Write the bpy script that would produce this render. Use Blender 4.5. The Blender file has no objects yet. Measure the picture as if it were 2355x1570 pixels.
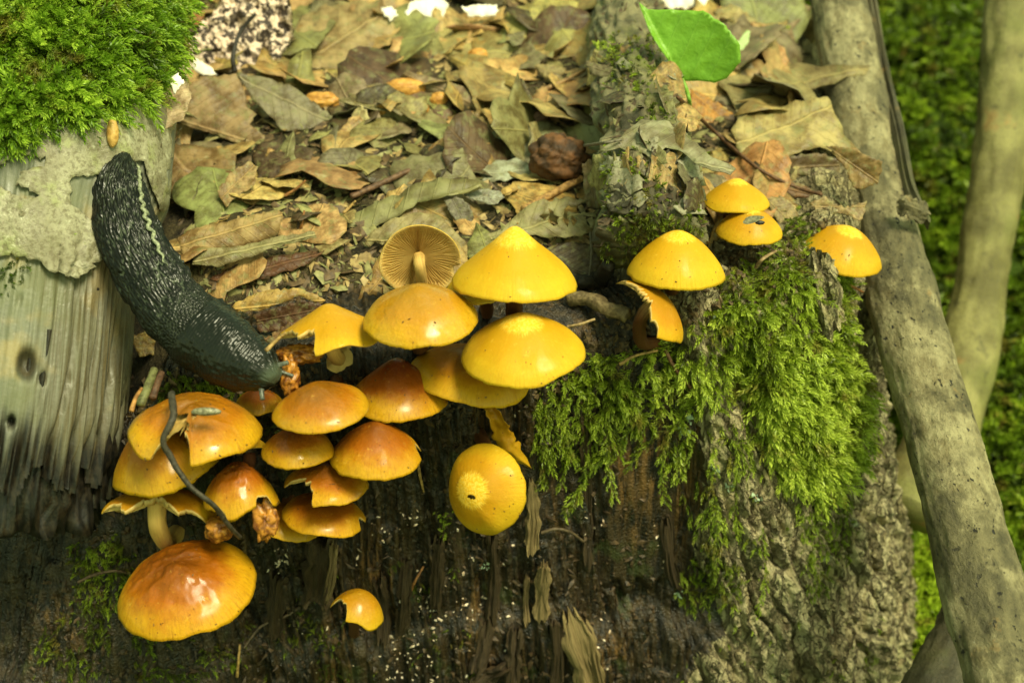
import bpy, math, random
import numpy as np
from mathutils import Vector, Matrix
from mathutils.bvhtree import BVHTree
from mathutils.geometry import delaunay_2d_cdt

random.seed(7); RNG = np.random.default_rng(7)
S = bpy.context.scene; COL = S.collection
# ------------------------------------------------------------------ camera
PITCH = math.radians(35.0); HF = math.tan(math.radians(20.0)); DIST = 0.58
CAM = np.array([0.0, -DIST*math.cos(PITCH), DIST*math.sin(PITCH)])
FW = np.array([0.0, math.cos(PITCH), -math.sin(PITCH)])
UP = np.array([0.0, math.sin(PITCH), math.cos(PITCH)])
RT = np.array([1.0, 0.0, 0.0])
cd = bpy.data.cameras.new('camera'); cam = bpy.data.objects.new('camera', cd); COL.objects.link(cam)
cam.location = CAM; cam.rotation_euler = (math.pi/2-PITCH, 0, 0)
cd.sensor_width = 36; cd.lens = 18/HF; cd.clip_start = 0.01; cd.clip_end = 200
cd.dof.use_dof = True; cd.dof.focus_distance = 0.580; cd.dof.aperture_fstop = 9.5
S.camera = cam
# ------------------------------------------------------------------ world, sun, exposure
SUN_EL, SUN_AZ = 64.0, 128.0        # azimuth of the light's origin, from +Y clockwise
w = bpy.data.worlds.new('World'); S.world = w; w.use_nodes = True
nt = w.node_tree; nt.nodes.clear()
sky = nt.nodes.new('ShaderNodeTexSky'); sky.sky_type = 'NISHITA'; sky.sun_disc = False
sky.sun_elevation = math.radians(SUN_EL); sky.sun_rotation = math.radians(SUN_AZ)
tint = nt.nodes.new('ShaderNodeMix'); tint.data_type = 'RGBA'; tint.blend_type = 'MULTIPLY'
tint.inputs[0].default_value = 1.0; tint.inputs[7].default_value = (1.15, 1.09, 0.40, 1)   # daylight filtered by the leaf canopy
bg = nt.nodes.new('ShaderNodeBackground'); bg.inputs[1].default_value = 0.145
ow = nt.nodes.new('ShaderNodeOutputWorld')
nt.links.new(sky.outputs[0], tint.inputs[6]); nt.links.new(tint.outputs[2], bg.inputs[0]); nt.links.new(bg.outputs[0], ow.inputs[0])
sd = bpy.data.lights.new('sun', 'SUN'); sun = bpy.data.objects.new('sun', sd); COL.objects.link(sun)
sd.energy = 2.3; sd.angle = math.radians(20); sd.color = (1.0, 0.97, 0.66)
_a = math.radians(SUN_AZ); _e = math.radians(SUN_EL)
_to = Vector((math.sin(_a)*math.cos(_e), math.cos(_a)*math.cos(_e), math.sin(_e)))
sun.rotation_euler = _to.to_track_quat('Z', 'Y').to_euler()
S.view_settings.view_transform = 'Standard'; S.view_settings.look = 'None'
S.view_settings.exposure = 1.10; S.view_settings.gamma = 1.0; S.view_settings.use_curve_mapping = False
S.render.engine = 'CYCLES'
try: S.cycles.max_bounces = 6; S.cycles.transparent_max_bounces = 6
except Exception: pass

# ------------------------------------------------------------------ pixel -> place helpers (photo is 2355 x 1570)
def ray(px, py):
    px = np.asarray(px, float); py = np.asarray(py, float)
    h = (px-1177.5)/1177.5*HF; v = (785-py)/1177.5*HF
    return FW + h[..., None]*RT + v[..., None]*UP
def W(px, py, d): return CAM + np.asarray(d, float)[..., None]*ray(px, py)
def WZ(px, py, z):
    r = ray(px, py); t = (z-CAM[2])/r[..., 2]; return CAM + t[..., None]*r
PX = 2*HF/2355.0                      # metres per photo pixel at one metre of depth
def unit(v): v = np.asarray(v, float); return v/(np.linalg.norm(v, axis=-1, keepdims=True)+1e-12)
def depth_of(P): return float(np.dot(np.asarray(P)-CAM, FW))
def sm(a, b, x): t = np.clip((x-a)/(b-a), 0, 1); return t*t*(3-2*t)

# ------------------------------------------------------------------ noise
def _hash(ix, iy, iz, seed):
    n = (ix*374761393 + iy*668265263 + iz*1440662683 + seed*1274126177) & 0xffffffff
    n = ((n ^ (n >> 13))*1274126177) & 0xffffffff
    return ((n ^ (n >> 16)) & 0xffffffff)/4294967295.0
def vn(x, y, z=0.0, seed=0):
    x, y, z = np.broadcast_arrays(np.asarray(x, float), np.asarray(y, float), np.asarray(z, float))
    ix, iy, iz = (np.floor(a).astype(np.int64) for a in (x, y, z))
    fx, fy, fz = x-ix, y-iy, z-iz
    ux, uy, uz = (f*f*f*(f*(f*6-15)+10) for f in (fx, fy, fz))
    out = 0
    for dx in (0, 1):
        for dy in (0, 1):
            for dz in (0, 1):
                wgt = (ux if dx else 1-ux)*(uy if dy else 1-uy)*(uz if dz else 1-uz)
                out = out + wgt*_hash(ix+dx, iy+dy, iz+dz, seed)
    return out*2-1
def fbm(x, y, z=0.0, o=4, seed=0):
    s = 0; a = 1.0; f = 1.0; t = 0
    for i in range(o):
        s = s + a*vn(np.asarray(x)*f, np.asarray(y)*f, np.asarray(z)*f, seed+i*17); t += a; a *= 0.5; f *= 2.03
    return s/t
def voro(x, y, seed=0, jit=0.9):
    x = np.asarray(x, float); y = np.asarray(y, float)
    ix = np.floor(x).astype(np.int64); iy = np.floor(y).astype(np.int64)
    f1 = np.full(x.shape, 9.0); f2 = np.full(x.shape, 9.0); idv = np.zeros(x.shape)
    for dx in (-1, 0, 1):
        for dy in (-1, 0, 1):
            cx = ix+dx; cy = iy+dy
            qx = cx+0.5+jit*(_hash(cx, cy, cx*0, seed)-0.5); qy = cy+0.5+jit*(_hash(cx, cy, cx*0+7, seed)-0.5)
            d = np.hypot(x-qx, y-qy); hid = _hash(cx, cy, cx*0+3, seed)
            near = d < f1
            f2 = np.where(near, f1, np.minimum(f2, d)); idv = np.where(near, hid, idv); f1 = np.where(near, d, f1)
    return f1, f2, idv

# ------------------------------------------------------------------ mesh helpers
def mk(name, V, F, mat, parent=None, smooth=True, uv=None, att=None, base=None, link=True):
    me = bpy.data.meshes.new(name)
    V = np.asarray(V, float).reshape(-1, 3)
    off = np.zeros(3) if base is None else np.asarray(base, float)
    V = V-off
    Fs = [np.asarray(f, np.int64) for f in (F if isinstance(F, list) else [F]) if len(f)]
    lp = np.concatenate([f.ravel() for f in Fs]); sz = np.concatenate([np.full(len(f), f.shape[1]) for f in Fs])
    st = np.concatenate([[0], np.cumsum(sz)[:-1]])
    use = np.zeros(len(V), bool); use[lp] = True
    if not use.all():                                         # drop unused vertices
        mp = np.cumsum(use)-1; lp = mp[lp]; V = V[use]
        if uv is not None: uv = np.asarray(uv, float)[use]
        att = {k: (np.asarray(a)[use] if np.ndim(a) else a) for k, a in (att or {}).items()}
    me.vertices.add(len(V)); me.vertices.foreach_set('co', V.ravel().astype(np.float32))
    me.loops.add(len(lp)); me.loops.foreach_set('vertex_index', lp.astype(np.int32))
    me.polygons.add(len(sz)); me.polygons.foreach_set('loop_start', st.astype(np.int32))
    me.update(calc_edges=True)
    me.polygons.foreach_set('use_smooth', np.full(len(sz), smooth))
    if uv is not None:
        l = me.uv_layers.new(name='UVMap'); l.data.foreach_set('uv', np.asarray(uv, float)[lp].ravel().astype(np.float32))
    for k, a in (att or {}).items():
        at = me.attributes.new(k, 'FLOAT', 'POINT'); at.data.foreach_set('value', np.broadcast_to(np.asarray(a, float), (len(V),)).astype(np.float32))
    if mat is not None: me.materials.append(mat)
    if not link: return me
    o = bpy.data.objects.new(name, me); COL.objects.link(o)
    if parent is not None: o.parent = parent
    elif base is not None: o.location = off
    return o
def tag(o, label=None, cat=None, group=None, kind=None):
    for k, v in (('label', label), ('category', cat), ('group', group), ('kind', kind)):
        if v: o[k] = v
    return o
def thing(name, label, cat, loc=(0, 0, 0), group=None):
    o = bpy.data.objects.new(name, None); COL.objects.link(o); o.location = loc; o.empty_display_size = 0.01
    return tag(o, label, cat, group)
def gf(nu, nv, wrap=False, off=0):
    """quads of a grid with index i*nv+j; wrap closes j"""
    i, j = np.meshgrid(np.arange(nu-1), np.arange(nv if wrap else nv-1), indexing='ij')
    j2 = (j+1) % nv
    return off+np.stack([i*nv+j, i*nv+j2, (i+1)*nv+j2, (i+1)*nv+j], -1).reshape(-1, 4)
def spline(pts, n):
    """Catmull-Rom resample of points (k, m) to n samples, even in parameter"""
    p = np.asarray(pts, float); p = np.vstack([2*p[0]-p[1], p, 2*p[-1]-p[-2]])
    t = np.linspace(0, len(p)-3-1e-9, n); k = t.astype(int); f = (t-k)[:, None]
    a, b, c, d = p[k], p[k+1], p[k+2], p[k+3]
    return 0.5*(2*b+(c-a)*f+(2*a-5*b+4*c-d)*f*f+(3*b-a-3*c+d)*f**3)
def frames(P, ref=None):
    T = unit(np.gradient(P, axis=0)); N = np.zeros_like(P)
    n = np.array(ref if ref is not None else (0.3, 0.2, 1.0)); 
    for i in range(len(P)):
        n = n-np.dot(n, T[i])*T[i]; n = n/np.linalg.norm(n); N[i] = n
    return T, N, np.cross(T, N)
def tube(P, R, seg=12, disp=None, ref=None, cap=True):
    """tapered tube along P; disp(s, ang) -> extra radius. returns V, F, uv"""
    P = np.asarray(P, float); n = len(P); R = np.broadcast_to(np.asarray(R, float), (n,))
    T, N, B = frames(P, ref)
    ang = np.linspace(0, 2*math.pi, seg, endpoint=False)
    s = np.concatenate([[0], np.cumsum(np.linalg.norm(np.diff(P, axis=0), axis=1))])
    r = R[:, None]*np.ones(seg)
    if disp is not None: r = r+disp(s[:, None]*np.ones(seg), ang[None, :]*np.ones((n, 1)))
    V = P[:, None]+r[..., None]*(np.cos(ang)[None, :, None]*N[:, None]+np.sin(ang)[None, :, None]*B[:, None])
    V = V.reshape(-1, 3); F = [gf(n, seg, True)]
    uv = np.stack([np.broadcast_to(ang/(2*math.pi), (n, seg)), np.broadcast_to(s[:, None], (n, seg))], -1).reshape(-1, 2)
    if cap:
        k = len(V); V = np.vstack([V, P[0]-T[0]*R[0]*0.25, P[-1]+T[-1]*R[-1]*0.25]); uv = np.vstack([uv, uv[0], uv[-1]])
        a = np.arange(seg); b = (a+1) % seg
        F.append(np.stack([np.full(seg, k), b, a], -1)); F.append(np.stack([np.full(seg, k+1), (n-1)*seg+a, (n-1)*seg+b], -1))
    return V, F, uv
def inpoly(x, y, poly):
    x = np.asarray(x, float); y = np.asarray(y, float); c = np.zeros(x.shape, bool); n = len(poly)
    for i in range(n):
        x1, y1 = poly[i]; x2, y2 = poly[(i+1) % n]
        if y1 == y2: continue
        c ^= ((y1 > y) != (y2 > y)) & (x < (x2-x1)*(y-y1)/(y2-y1)+x1)
    return c
def bvh_of(V, F):
    Fl = []
    for f in (F if isinstance(F, list) else [F]): Fl += np.asarray(f).tolist()
    return BVHTree.FromPolygons(np.asarray(V).tolist(), Fl)
def cast(bvhs, px, py):
    """first hit of the photo ray on the given surfaces: (depth, point, normal) or None"""
    r = ray(px, py); best = None
    for b in bvhs:
        loc, no, idx, dist = b.ray_cast(Vector(CAM), Vector(r))
        if loc is not None:
            d = depth_of(loc)
            if best is None or d < best[0]:
                no = np.array(no); 
                if np.dot(no, r) > 0: no = -no
                best = (d, np.array(loc), no)
    return best
def poly_mesh(poly, step, jit=0.0, holes=(), holefn=None, seed=0):
    """triangulate a 2-D outline with inner points. returns verts (n,2), tris"""
    rng = np.random.default_rng(seed); out = []
    n = len(poly)
    for i in range(n):
        a = np.array(poly[i], float); b = np.array(poly[(i+1) % n], float)
        k = max(1, int(np.linalg.norm(b-a)/step))
        for j in range(k):
            q = a+(b-a)*j/k
            if jit: q = q+rng.normal(0, jit, 2)*(1.0 if j else 0.6)
            out.append(q)
    out = np.array(out); lo = out.min(0); hi = out.max(0)
    gx, gy = np.meshgrid(np.arange(lo[0], hi[0], step), np.arange(lo[1], hi[1], step))
    g = np.stack([gx.ravel(), gy.ravel()], -1)+rng.uniform(-.3, .3, (gx.size, 2))*step
    ins = inpoly(g[:, 0], g[:, 1], out)
    for dd in ((.45, 0), (-.45, 0), (0, .45), (0, -.45)): ins &= inpoly(g[:, 0]+dd[0]*step, g[:, 1]+dd[1]*step, out)
    g = g[ins]
    pts = [Vector(p) for p in out]+[Vector(p) for p in g]
    m = len(out)
    vs, es, fs, *_ = delaunay_2d_cdt(pts, [(i, (i+1) % m) for i in range(m)], [list(range(m))], 1, 1e-7)
    V = np.array([(v.x, v.y) for v in vs]); F = np.array([f for f in fs if len(f) == 3])
    c = V[F].mean(1); keep = np.ones(len(F), bool)
    for h in holes: keep &= ~inpoly(c[:, 0], c[:, 1], h)
    if holefn is not None: keep &= ~holefn(c[:, 0], c[:, 1])
    return V, F[keep]
def solid(V, F, N, th):
    """give a triangulated sheet thickness th along normals N (downwards)"""
    n = len(V); e = {}
    for f in F.tolist():
        for a, b in ((f[0], f[1]), (f[1], f[2]), (f[2], f[0])):
            if (b, a) in e: del e[(b, a)]
            else: e[(a, b)] = 1
    ed = np.array(list(e.keys()))
    V2 = np.vstack([V, V-N*th]); F2 = [np.vstack([F, F[:, ::-1]+n])]
    if len(ed): F2.append(np.stack([ed[:, 1], ed[:, 0], ed[:, 0]+n, ed[:, 1]+n], -1))
    return V2, F2

# ------------------------------------------------------------------ materials
class NT:
    def __init__(s, name):
        s.m = bpy.data.materials.new(name); s.m.use_nodes = True; s.t = s.m.node_tree; s.t.nodes.clear()
        s.out = s.t.nodes.new('ShaderNodeOutputMaterial')
    def set(s, sock, v):
        if isinstance(v, bpy.types.NodeSocket): s.t.links.new(v, sock)
        elif v is not None:
            try: sock.default_value = v
            except Exception: sock.default_value = tuple(v)+(1.0,)
    def n(s, typ, ins=None, **props):
        nd = s.t.nodes.new(typ)
        for k, v in props.items(): setattr(nd, k, v)
        for k, v in (ins or {}).items(): s.set(nd.inputs[k], v)
        return nd
    def pos(s): return s.n('ShaderNodeNewGeometry').outputs['Position']
    def tc(s, k): return s.n('ShaderNodeTexCoord').outputs[k]
    def att(s, name, typ='GEOMETRY'): return s.n('ShaderNodeAttribute', attribute_name=name, attribute_type=typ).outputs['Fac']
    def mapv(s, v, scale=(1, 1, 1), loc=(0, 0, 0), rot=(0, 0, 0)): return s.n('ShaderNodeMapping', {'Vector': v, 'Scale': scale, 'Location': loc, 'Rotation': rot}).outputs[0]
    def noise(s, v, scale, detail=4, rough=0.55, dist=0.0): return s.n('ShaderNodeTexNoise', {'Vector': v, 'Scale': scale, 'Detail': detail, 'Roughness': rough, 'Distortion': dist}).outputs['Fac']
    def voro(s, v, scale, feature='F1', out='Distance'): return s.n('ShaderNodeTexVoronoi', {'Vector': v, 'Scale': scale}, feature=feature).outputs[out]
    def ramp(s, f, a, b, lo=0.0, hi=1.0): return s.n('ShaderNodeMapRange', {'Value': f, 'From Min': a, 'From Max': b, 'To Min': lo, 'To Max': hi}, interpolation_type='SMOOTHSTEP', clamp=True).outputs[0]
    def math(s, op, a, b=0.0, c=None):
        nd = s.n('ShaderNodeMath', operation=op); s.set(nd.inputs[0], a); s.set(nd.inputs[1], b)
        if c is not None: s.set(nd.inputs[2], c)
        return nd.outputs[0]
    def mix(s, f, a, b, mode='MIX'):
        nd = s.n('ShaderNodeMix', data_type='RGBA', blend_type=mode)
        s.set(nd.inputs[0], f)
        for i, v in ((6, a), (7, b)): s.set(nd.inputs[i], v if isinstance(v, bpy.types.NodeSocket) else tuple(v)+(1.0,) if len(v) == 3 else v)
        return nd.outputs[2]
    def bump(s, h, strength=0.5, dist=0.001, nrm=None):
        d = {'Height': h, 'Strength': strength, 'Distance': dist}
        if nrm is not None: d['Normal'] = nrm
        return s.n('ShaderNodeBump', d).outputs[0]
    def pr(s, col, rough=0.6, spec=0.5, nrm=None, trans=0.0, tcol=None, **kw):
        d = {'Base Color': col if isinstance(col, bpy.types.NodeSocket) else tuple(col)+(1,), 'Roughness': rough, 'Specular IOR Level': spec}
        if nrm is not None: d['Normal'] = nrm
        d.update({k.replace('_', ' '): v for k, v in kw.items()})
        b = s.n('ShaderNodeBsdfPrincipled', d).outputs[0]
        if trans:
            tr = s.n('ShaderNodeBsdfTranslucent', {'Color': tcol if tcol is not None else d['Base Color']}).outputs[0]
            mx = s.n('ShaderNodeMixShader', {0: trans, 1: b, 2: tr}); b = mx.outputs[0]
        s.t.links.new(b, s.out.inputs[0]); return s.m

def m_cap():
    t = NT('mushroom_cap'); uv = t.n('ShaderNodeUVMap', uv_map='UVMap').outputs[0]
    sx = t.n('ShaderNodeSeparateXYZ', {0: uv}); ang, rad = sx.outputs[0], sx.outputs[1]
    P = t.pos(); org, sca, wet = t.att('orange'), t.att('scaly'), t.att('wet')
    big = t.noise(P, 55, 3); fine = t.noise(P, 900, 3)
    rr = t.math('ADD', rad, t.math('ADD', t.math('MULTIPLY', t.math('SUBTRACT', big, 0.5), 0.5), t.math('MULTIPLY', t.math('SUBTRACT', t.noise(P, 240, 4, 0.65), 0.5), 0.22)))
    rim = t.mix(org, (0.57, 0.355, 0.014), (0.50, 0.25, 0.004))
    mid = t.mix(org, (0.54, 0.295, 0.006), (0.33, 0.080, 0.0008))
    cen = t.mix(org, (0.54, 0.285, 0.006), (0.115, 0.019, 0.0006))
    c = t.mix(t.ramp(rr, 0.58, 1.0), mid, rim)
    c = t.mix(t.ramp(rr, 0.12, 0.78), cen, c)
    c = t.mix(t.math('MULTIPLY', t.ramp(t.noise(P, 140, 4), 0.55, 0.72), 0.35), c, mid)
    c0 = c
    st = t.noise(t.mapv(uv, (460, 1.2, 1)), 1.0, 2)
    stm = t.math('MULTIPLY', t.ramp(st, 0.52, 0.70), t.ramp(rad, 0.50, 0.95, 0.0, 0.30))
    c = t.mix(stm, c, (0.42, 0.15, 0.008))
    sp = t.math('ADD', rad, t.math('MULTIPLY', t.noise(t.mapv(uv, (70, 5, 1)), 1.0, 4), -0.32))
    spm = t.math('MULTIPLY', t.ramp(t.math('SUBTRACT', sp, t.math('MULTIPLY', sca, 0.13)), 0.10, -0.02), t.ramp(sca, 0.0, 0.3, 0.0, 0.8))
    c = t.mix(spm, c, t.mix(t.ramp(t.noise(P, 1100, 2), 0.4, 0.65), (0.76, 0.42, 0.02), (0.84, 0.56, 0.08)))
    speck = t.ramp(t.voro(P, 300), 0.10, 0.06); 
    c = t.mix(t.math('MULTIPLY', speck, t.ramp(t.noise(P, 70, 1), 0.46, 0.60)), c, (0.16, 0.045, 0.006))
    c = t.mix(t.math('MULTIPLY', t.ramp(t.noise(t.mapv(uv, (150, 9, 1)), 1.0, 4, 0.7), 0.45, 0.72), 0.38), c, cen)
    c = t.mix(t.math('MULTIPLY', t.ramp(t.noise(P, 420, 4, 0.7), 0.60, 0.74), 0.25), c, (0.86, 0.55, 0.08))
    c = t.mix(t.att('flesh'), c, t.mix(t.noise(P, 500, 3), (0.42, 0.24, 0.06), (0.66, 0.48, 0.18)))
    h = t.math('ADD', t.math('MULTIPLY', stm, -1.2), t.math('ADD', t.math('MULTIPLY', fine, 0.25), t.math('MULTIPLY', spm, t.noise(P, 1300, 2))))
    nb = t.bump(h, 0.5, 0.0005); nb = t.bump(t.noise(t.mapv(uv, (60, 5, 1)), 1.0, 5, 0.65), 0.12, 0.0012, nb); nb = t.bump(t.noise(P, 270, 6, 0.7), t.math('ADD', 0.12, t.math('MULTIPLY', wet, 0.55)), 0.0014, nb)
    ro = t.math('ADD', t.ramp(wet, 0, 1, 0.52, 0.38), t.math('MULTIPLY', t.noise(P, 260, 3), 0.16))
    return t.pr(c, ro, 0.18, nb, Subsurface_Weight=0.08, Subsurface_Radius=(0.0035, 0.0016, 0.0004), Subsurface_Scale=1.0,
                Coat_Weight=t.math('MULTIPLY', wet, t.ramp(t.noise(P, 90, 2), 0.30, 0.58, 0.10, 0.85)), Coat_Roughness=t.ramp(t.noise(P, 180, 3), 0.35, 0.65, 0.12, 0.32))
def m_gill():
    t = NT('mushroom_gills'); P = t.pos()
    c = t.mix(t.noise(P, 300, 3), (0.62, 0.42, 0.12), (0.84, 0.65, 0.25))
    return t.pr(c, 0.7, 0.3, None, 0.4)
def m_stipe():
    t = NT('mushroom_stipe'); uv = t.n('ShaderNodeUVMap', uv_map='UVMap').outputs[0]
    sx = t.n('ShaderNodeSeparateXYZ', {0: uv}); P = t.pos()
    fib = t.noise(t.mapv(uv, (30, 90, 1)), 1.0, 4)
    c = t.mix(fib, (0.42, 0.22, 0.06), (0.70, 0.48, 0.14))
    c = t.mix(t.math('MULTIPLY', t.math('SUBTRACT', 1.0, t.att('pale')), t.ramp(t.math('ADD', sx.outputs[1], t.math('MULTIPLY', fib, 0.012)), 0.003, 0.016)), c, (0.10, 0.036, 0.010))
    return t.pr(c, 0.65, 0.3, t.bump(fib, 0.6, 0.0008))
def m_slug():
    t = NT('slug_skin'); P = t.pos(); g, mn, pale = t.att('groove'), t.att('mantle'), t.att('pale')
    c = t.mix(t.math('MULTIPLY', g, t.ramp(t.noise(P, 200, 3), 0.3, 0.7, 0.2, 1)), (0.0035, 0.0042, 0.003), (0.085, 0.10, 0.065))
    c = t.mix(mn, c, t.mix(t.noise(P, 500, 3), (0.004, 0.005, 0.0035), (0.011, 0.0135, 0.009)))
    c = t.mix(pale, c, (0.055, 0.068, 0.045))
    nb = t.bump(t.noise(P, 1400, 3), 0.15, 0.0003)
    return t.pr(c, t.math('ADD', 0.24, t.math('MULTIPLY', t.noise(P, 300, 2), 0.22)), 0.20, nb, Coat_Weight=0.16, Coat_Roughness=0.14)
def m_bark():
    t = NT('stump_bark'); P = t.pos(); plate = t.att('plate')
    n1 = t.noise(P, 38, 5); n2 = t.noise(t.mapv(P, (1, 1, 0.22)), 320, 5, 0.68); n3 = t.noise(P, 900, 3)
    c = t.mix(t.ramp(n2, 0.3, 0.7), (0.15, 0.11, 0.048), (0.50, 0.42, 0.23))
    c = t.mix(t.math('MULTIPLY', plate, 0.55), c, (0.40, 0.34, 0.20))
    c = t.mix(t.math('MULTIPLY', t.ramp(n1, 0.50, 0.66), 0.6), c, (0.13, 0.15, 0.03))
    c = t.mix(t.math('MULTIPLY', t.ramp(t.noise(P, 75, 4), 0.60, 0.70), 0.7), c, (0.16, 0.075, 0.03))
    c = t.mix(t.ramp(t.voro(P, 48), 0.16, 0.11), c, t.mix(t.ramp(t.noise(P, 25, 1), 0.60, 0.64), c, (0.36, 0.44, 0.30)))
    wp = t.n('ShaderNodeVectorMath', {0: t.mapv(P, (1, 1, 0.13)), 1: t.n('ShaderNodeVectorMath', {0: t.n('ShaderNodeTexNoise', {'Vector': P, 'Scale': 120.0, 'Detail': 4.0}).outputs['Color'], 1: (0.008, 0.008, 0.004)}, operation='MULTIPLY').outputs[0]}, operation='ADD').outputs[0]
    e1 = t.voro(wp, 120, 'DISTANCE_TO_EDGE'); e2 = t.voro(wp, 330, 'DISTANCE_TO_EDGE')
    k1 = t.ramp(e1, 0.10, 0.02); k2 = t.math('MULTIPLY', t.ramp(e2, 0.09, 0.02), t.ramp(t.noise(P, 110, 3), 0.40, 0.58))
    ck = t.math('MAXIMUM', k1, t.math('MULTIPLY', k2, 0.8))
    fl = t.n('ShaderNodeTexVoronoi', {'Vector': wp, 'Scale': 210.0}).outputs['Color']
    c = t.mix(0.38, c, t.mix(t.n('ShaderNodeSeparateColor', {0: fl}).outputs[0], (0.24, 0.19, 0.095), (0.62, 0.55, 0.34)))
    c = t.mix(t.math('MULTIPLY', ck, 0.7), c, (0.045, 0.03, 0.013))
    hh = t.math('ADD', t.math('ADD', n2, t.math('MULTIPLY', n3, 0.6)), t.math('MULTIPLY', ck, -1.6))
    return t.pr(c, 0.75, 0.35, t.bump(hh, 1.0, 0.0028))
def m_rot():
    t = NT('rotten_wood'); P = t.pos()
    fib = t.noise(t.mapv(P, (1, 1, 0.07)), 330, 5, 0.6); big = t.noise(t.mapv(P, (1, 1, 0.3)), 32, 4)
    c = t.mix(t.ramp(fib, 0.35, 0.70), (0.006, 0.0045, 0.003), (0.050, 0.032, 0.014))
    c = t.mix(t.math('MULTIPLY', t.ramp(big, 0.52, 0.66), t.ramp(fib, 0.4, 0.6)), c, (0.14, 0.075, 0.024))
    c = t.mix(t.math('MULTIPLY', t.ramp(t.noise(P, 60, 4), 0.58, 0.70), 0.5), c, (0.035, 0.048, 0.012))
    c = t.mix(t.ramp(t.noise(P, 620, 3), 0.70, 0.76), c, (0.19, 0.11, 0.045))
    return t.pr(c, t.ramp(t.noise(P, 150, 3), 0.3, 0.7, 0.22, 0.55), 0.5, t.bump(t.math('ADD', fib, t.math('MULTIPLY', t.noise(P, 800, 3), 0.6)), 0.9, 0.002))
def m_wood(name, dark, pale, algae=0.4):
    t = NT(name); uv = t.n('ShaderNodeUVMap', uv_map='UVMap').outputs[0]; P = t.pos()
    fib = t.noise(t.mapv(uv, (120, 34, 1)), 1.0, 6, 0.7, 0.5); big = t.noise(P, 30, 4)
    c = t.mix(t.ramp(fib, 0.3, 0.72), dark, pale)
    c = t.mix(t.math('MULTIPLY', t.ramp(big, 0.45, 0.68), algae), c, (0.11, 0.12, 0.03))
    return t, c, fib, P, uv
def m_logwood():
    t, c, fib, P, uv = m_wood('grey_log_wood', (0.105, 0.104, 0.08), (0.185, 0.184, 0.145), 0.5)
    rot, brown = t.att('rot'), t.att('brown')
    c = t.mix(t.math('MULTIPLY', t.ramp(t.noise(P, 45, 3), 0.54, 0.68), 0.45), c, (0.38, 0.27, 0.11))
    c = t.mix(t.math('MULTIPLY', brown, t.ramp(fib, 0.25, 0.62, 1, 0.35)), c, (0.085, 0.062, 0.022))
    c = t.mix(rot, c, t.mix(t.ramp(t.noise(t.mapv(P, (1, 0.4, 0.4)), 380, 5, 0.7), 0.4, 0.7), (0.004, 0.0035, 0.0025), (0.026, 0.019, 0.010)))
    c = t.mix(t.math('MULTIPLY', t.ramp(t.voro(P, 120), 0.10, 0.06), t.ramp(t.noise(P, 22, 1), 0.52, 0.6)), c, (0.012, 0.01, 0.008))
    return t.pr(c, t.ramp(t.noise(P, 120, 3), 0.35, 0.65, 0.38, 0.62), 0.45, t.bump(t.math('ADD', t.math('MULTIPLY', fib, 0.4), t.noise(P, 500, 4)), 0.3, 0.0009))
def m_thinbark():
    t = NT('thin_grey_bark'); P = t.pos()
    n = t.noise(P, 42, 5); f = t.noise(P, 520, 4, 0.65)
    c = t.mix(t.ramp(n, 0.35, 0.65), (0.19, 0.17, 0.105), (0.31, 0.29, 0.195))
    c = t.mix(t.math('MULTIPLY', t.ramp(t.noise(P, 90, 4), 0.52, 0.68), 0.6), c, (0.24, 0.26, 0.09))
    c = t.mix(t.ramp(f, 0.34, 0.56, 0.7, 0.0), c, (0.10, 0.08, 0.04))
    c = t.mix(t.ramp(t.noise(P, 260, 5, 0.7), 0.60, 0.68, 0, 0.7), c, (0.45, 0.43, 0.32))
    ln = t.math('MULTIPLY', t.ramp(t.voro(P, 110), 0.16, 0.10), t.ramp(t.noise(P, 240, 2), 0.45, 0.6))
    c = t.mix(ln, c, (0.10, 0.075, 0.035))
    return t.pr(c, t.ramp(t.noise(P, 70, 3), 0.35, 0.65, 0.36, 0.62), 0.45, t.bump(t.math('ADD', f, t.math('MULTIPLY', ln, 1.5)), 0.6, 0.0011))
def m_branch(name, a, b, green, speck=True, rough=0.55):
    t = NT(name); uv = t.n('ShaderNodeUVMap', uv_map='UVMap').outputs[0]; P = t.pos()
    n = t.noise(P, 40, 5); f = t.noise(t.mapv(P, (1, 0.6, 1)), 800, 5, 0.7)
    c = t.mix(t.ramp(n, 0.35, 0.66), a, b)
    c = t.mix(t.math('MULTIPLY', t.ramp(t.noise(P, 24, 4), 0.47, 0.64), 0.75), c, green)
    c = t.mix(t.math('MULTIPLY', t.ramp(t.noise(P, 34, 5), 0.60, 0.66), 0.6), c, (0.34, 0.19, 0.06))
    c = t.mix(t.ramp(f, 0.55, 0.30, 0.0, 0.5), c, (0.09, 0.07, 0.04))
    if speck:
        pit = t.math('MAXIMUM', t.math('MULTIPLY', t.ramp(t.noise(t.mapv(P, (1.5, 0.8, 1.5)), 330, 3, 0.6), 0.66, 0.70), t.ramp(t.noise(P, 55, 2), 0.36, 0.55)), t.math('MULTIPLY', t.ramp(t.noise(t.mapv(P, (1, 0.25, 1)), 120, 4), 0.63, 0.72), 0.45))
        c = t.mix(pit, c, (0.02, 0.018, 0.014))
    return t.pr(c, rough, 0.4, t.bump(f, 0.7, 0.0014))
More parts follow.
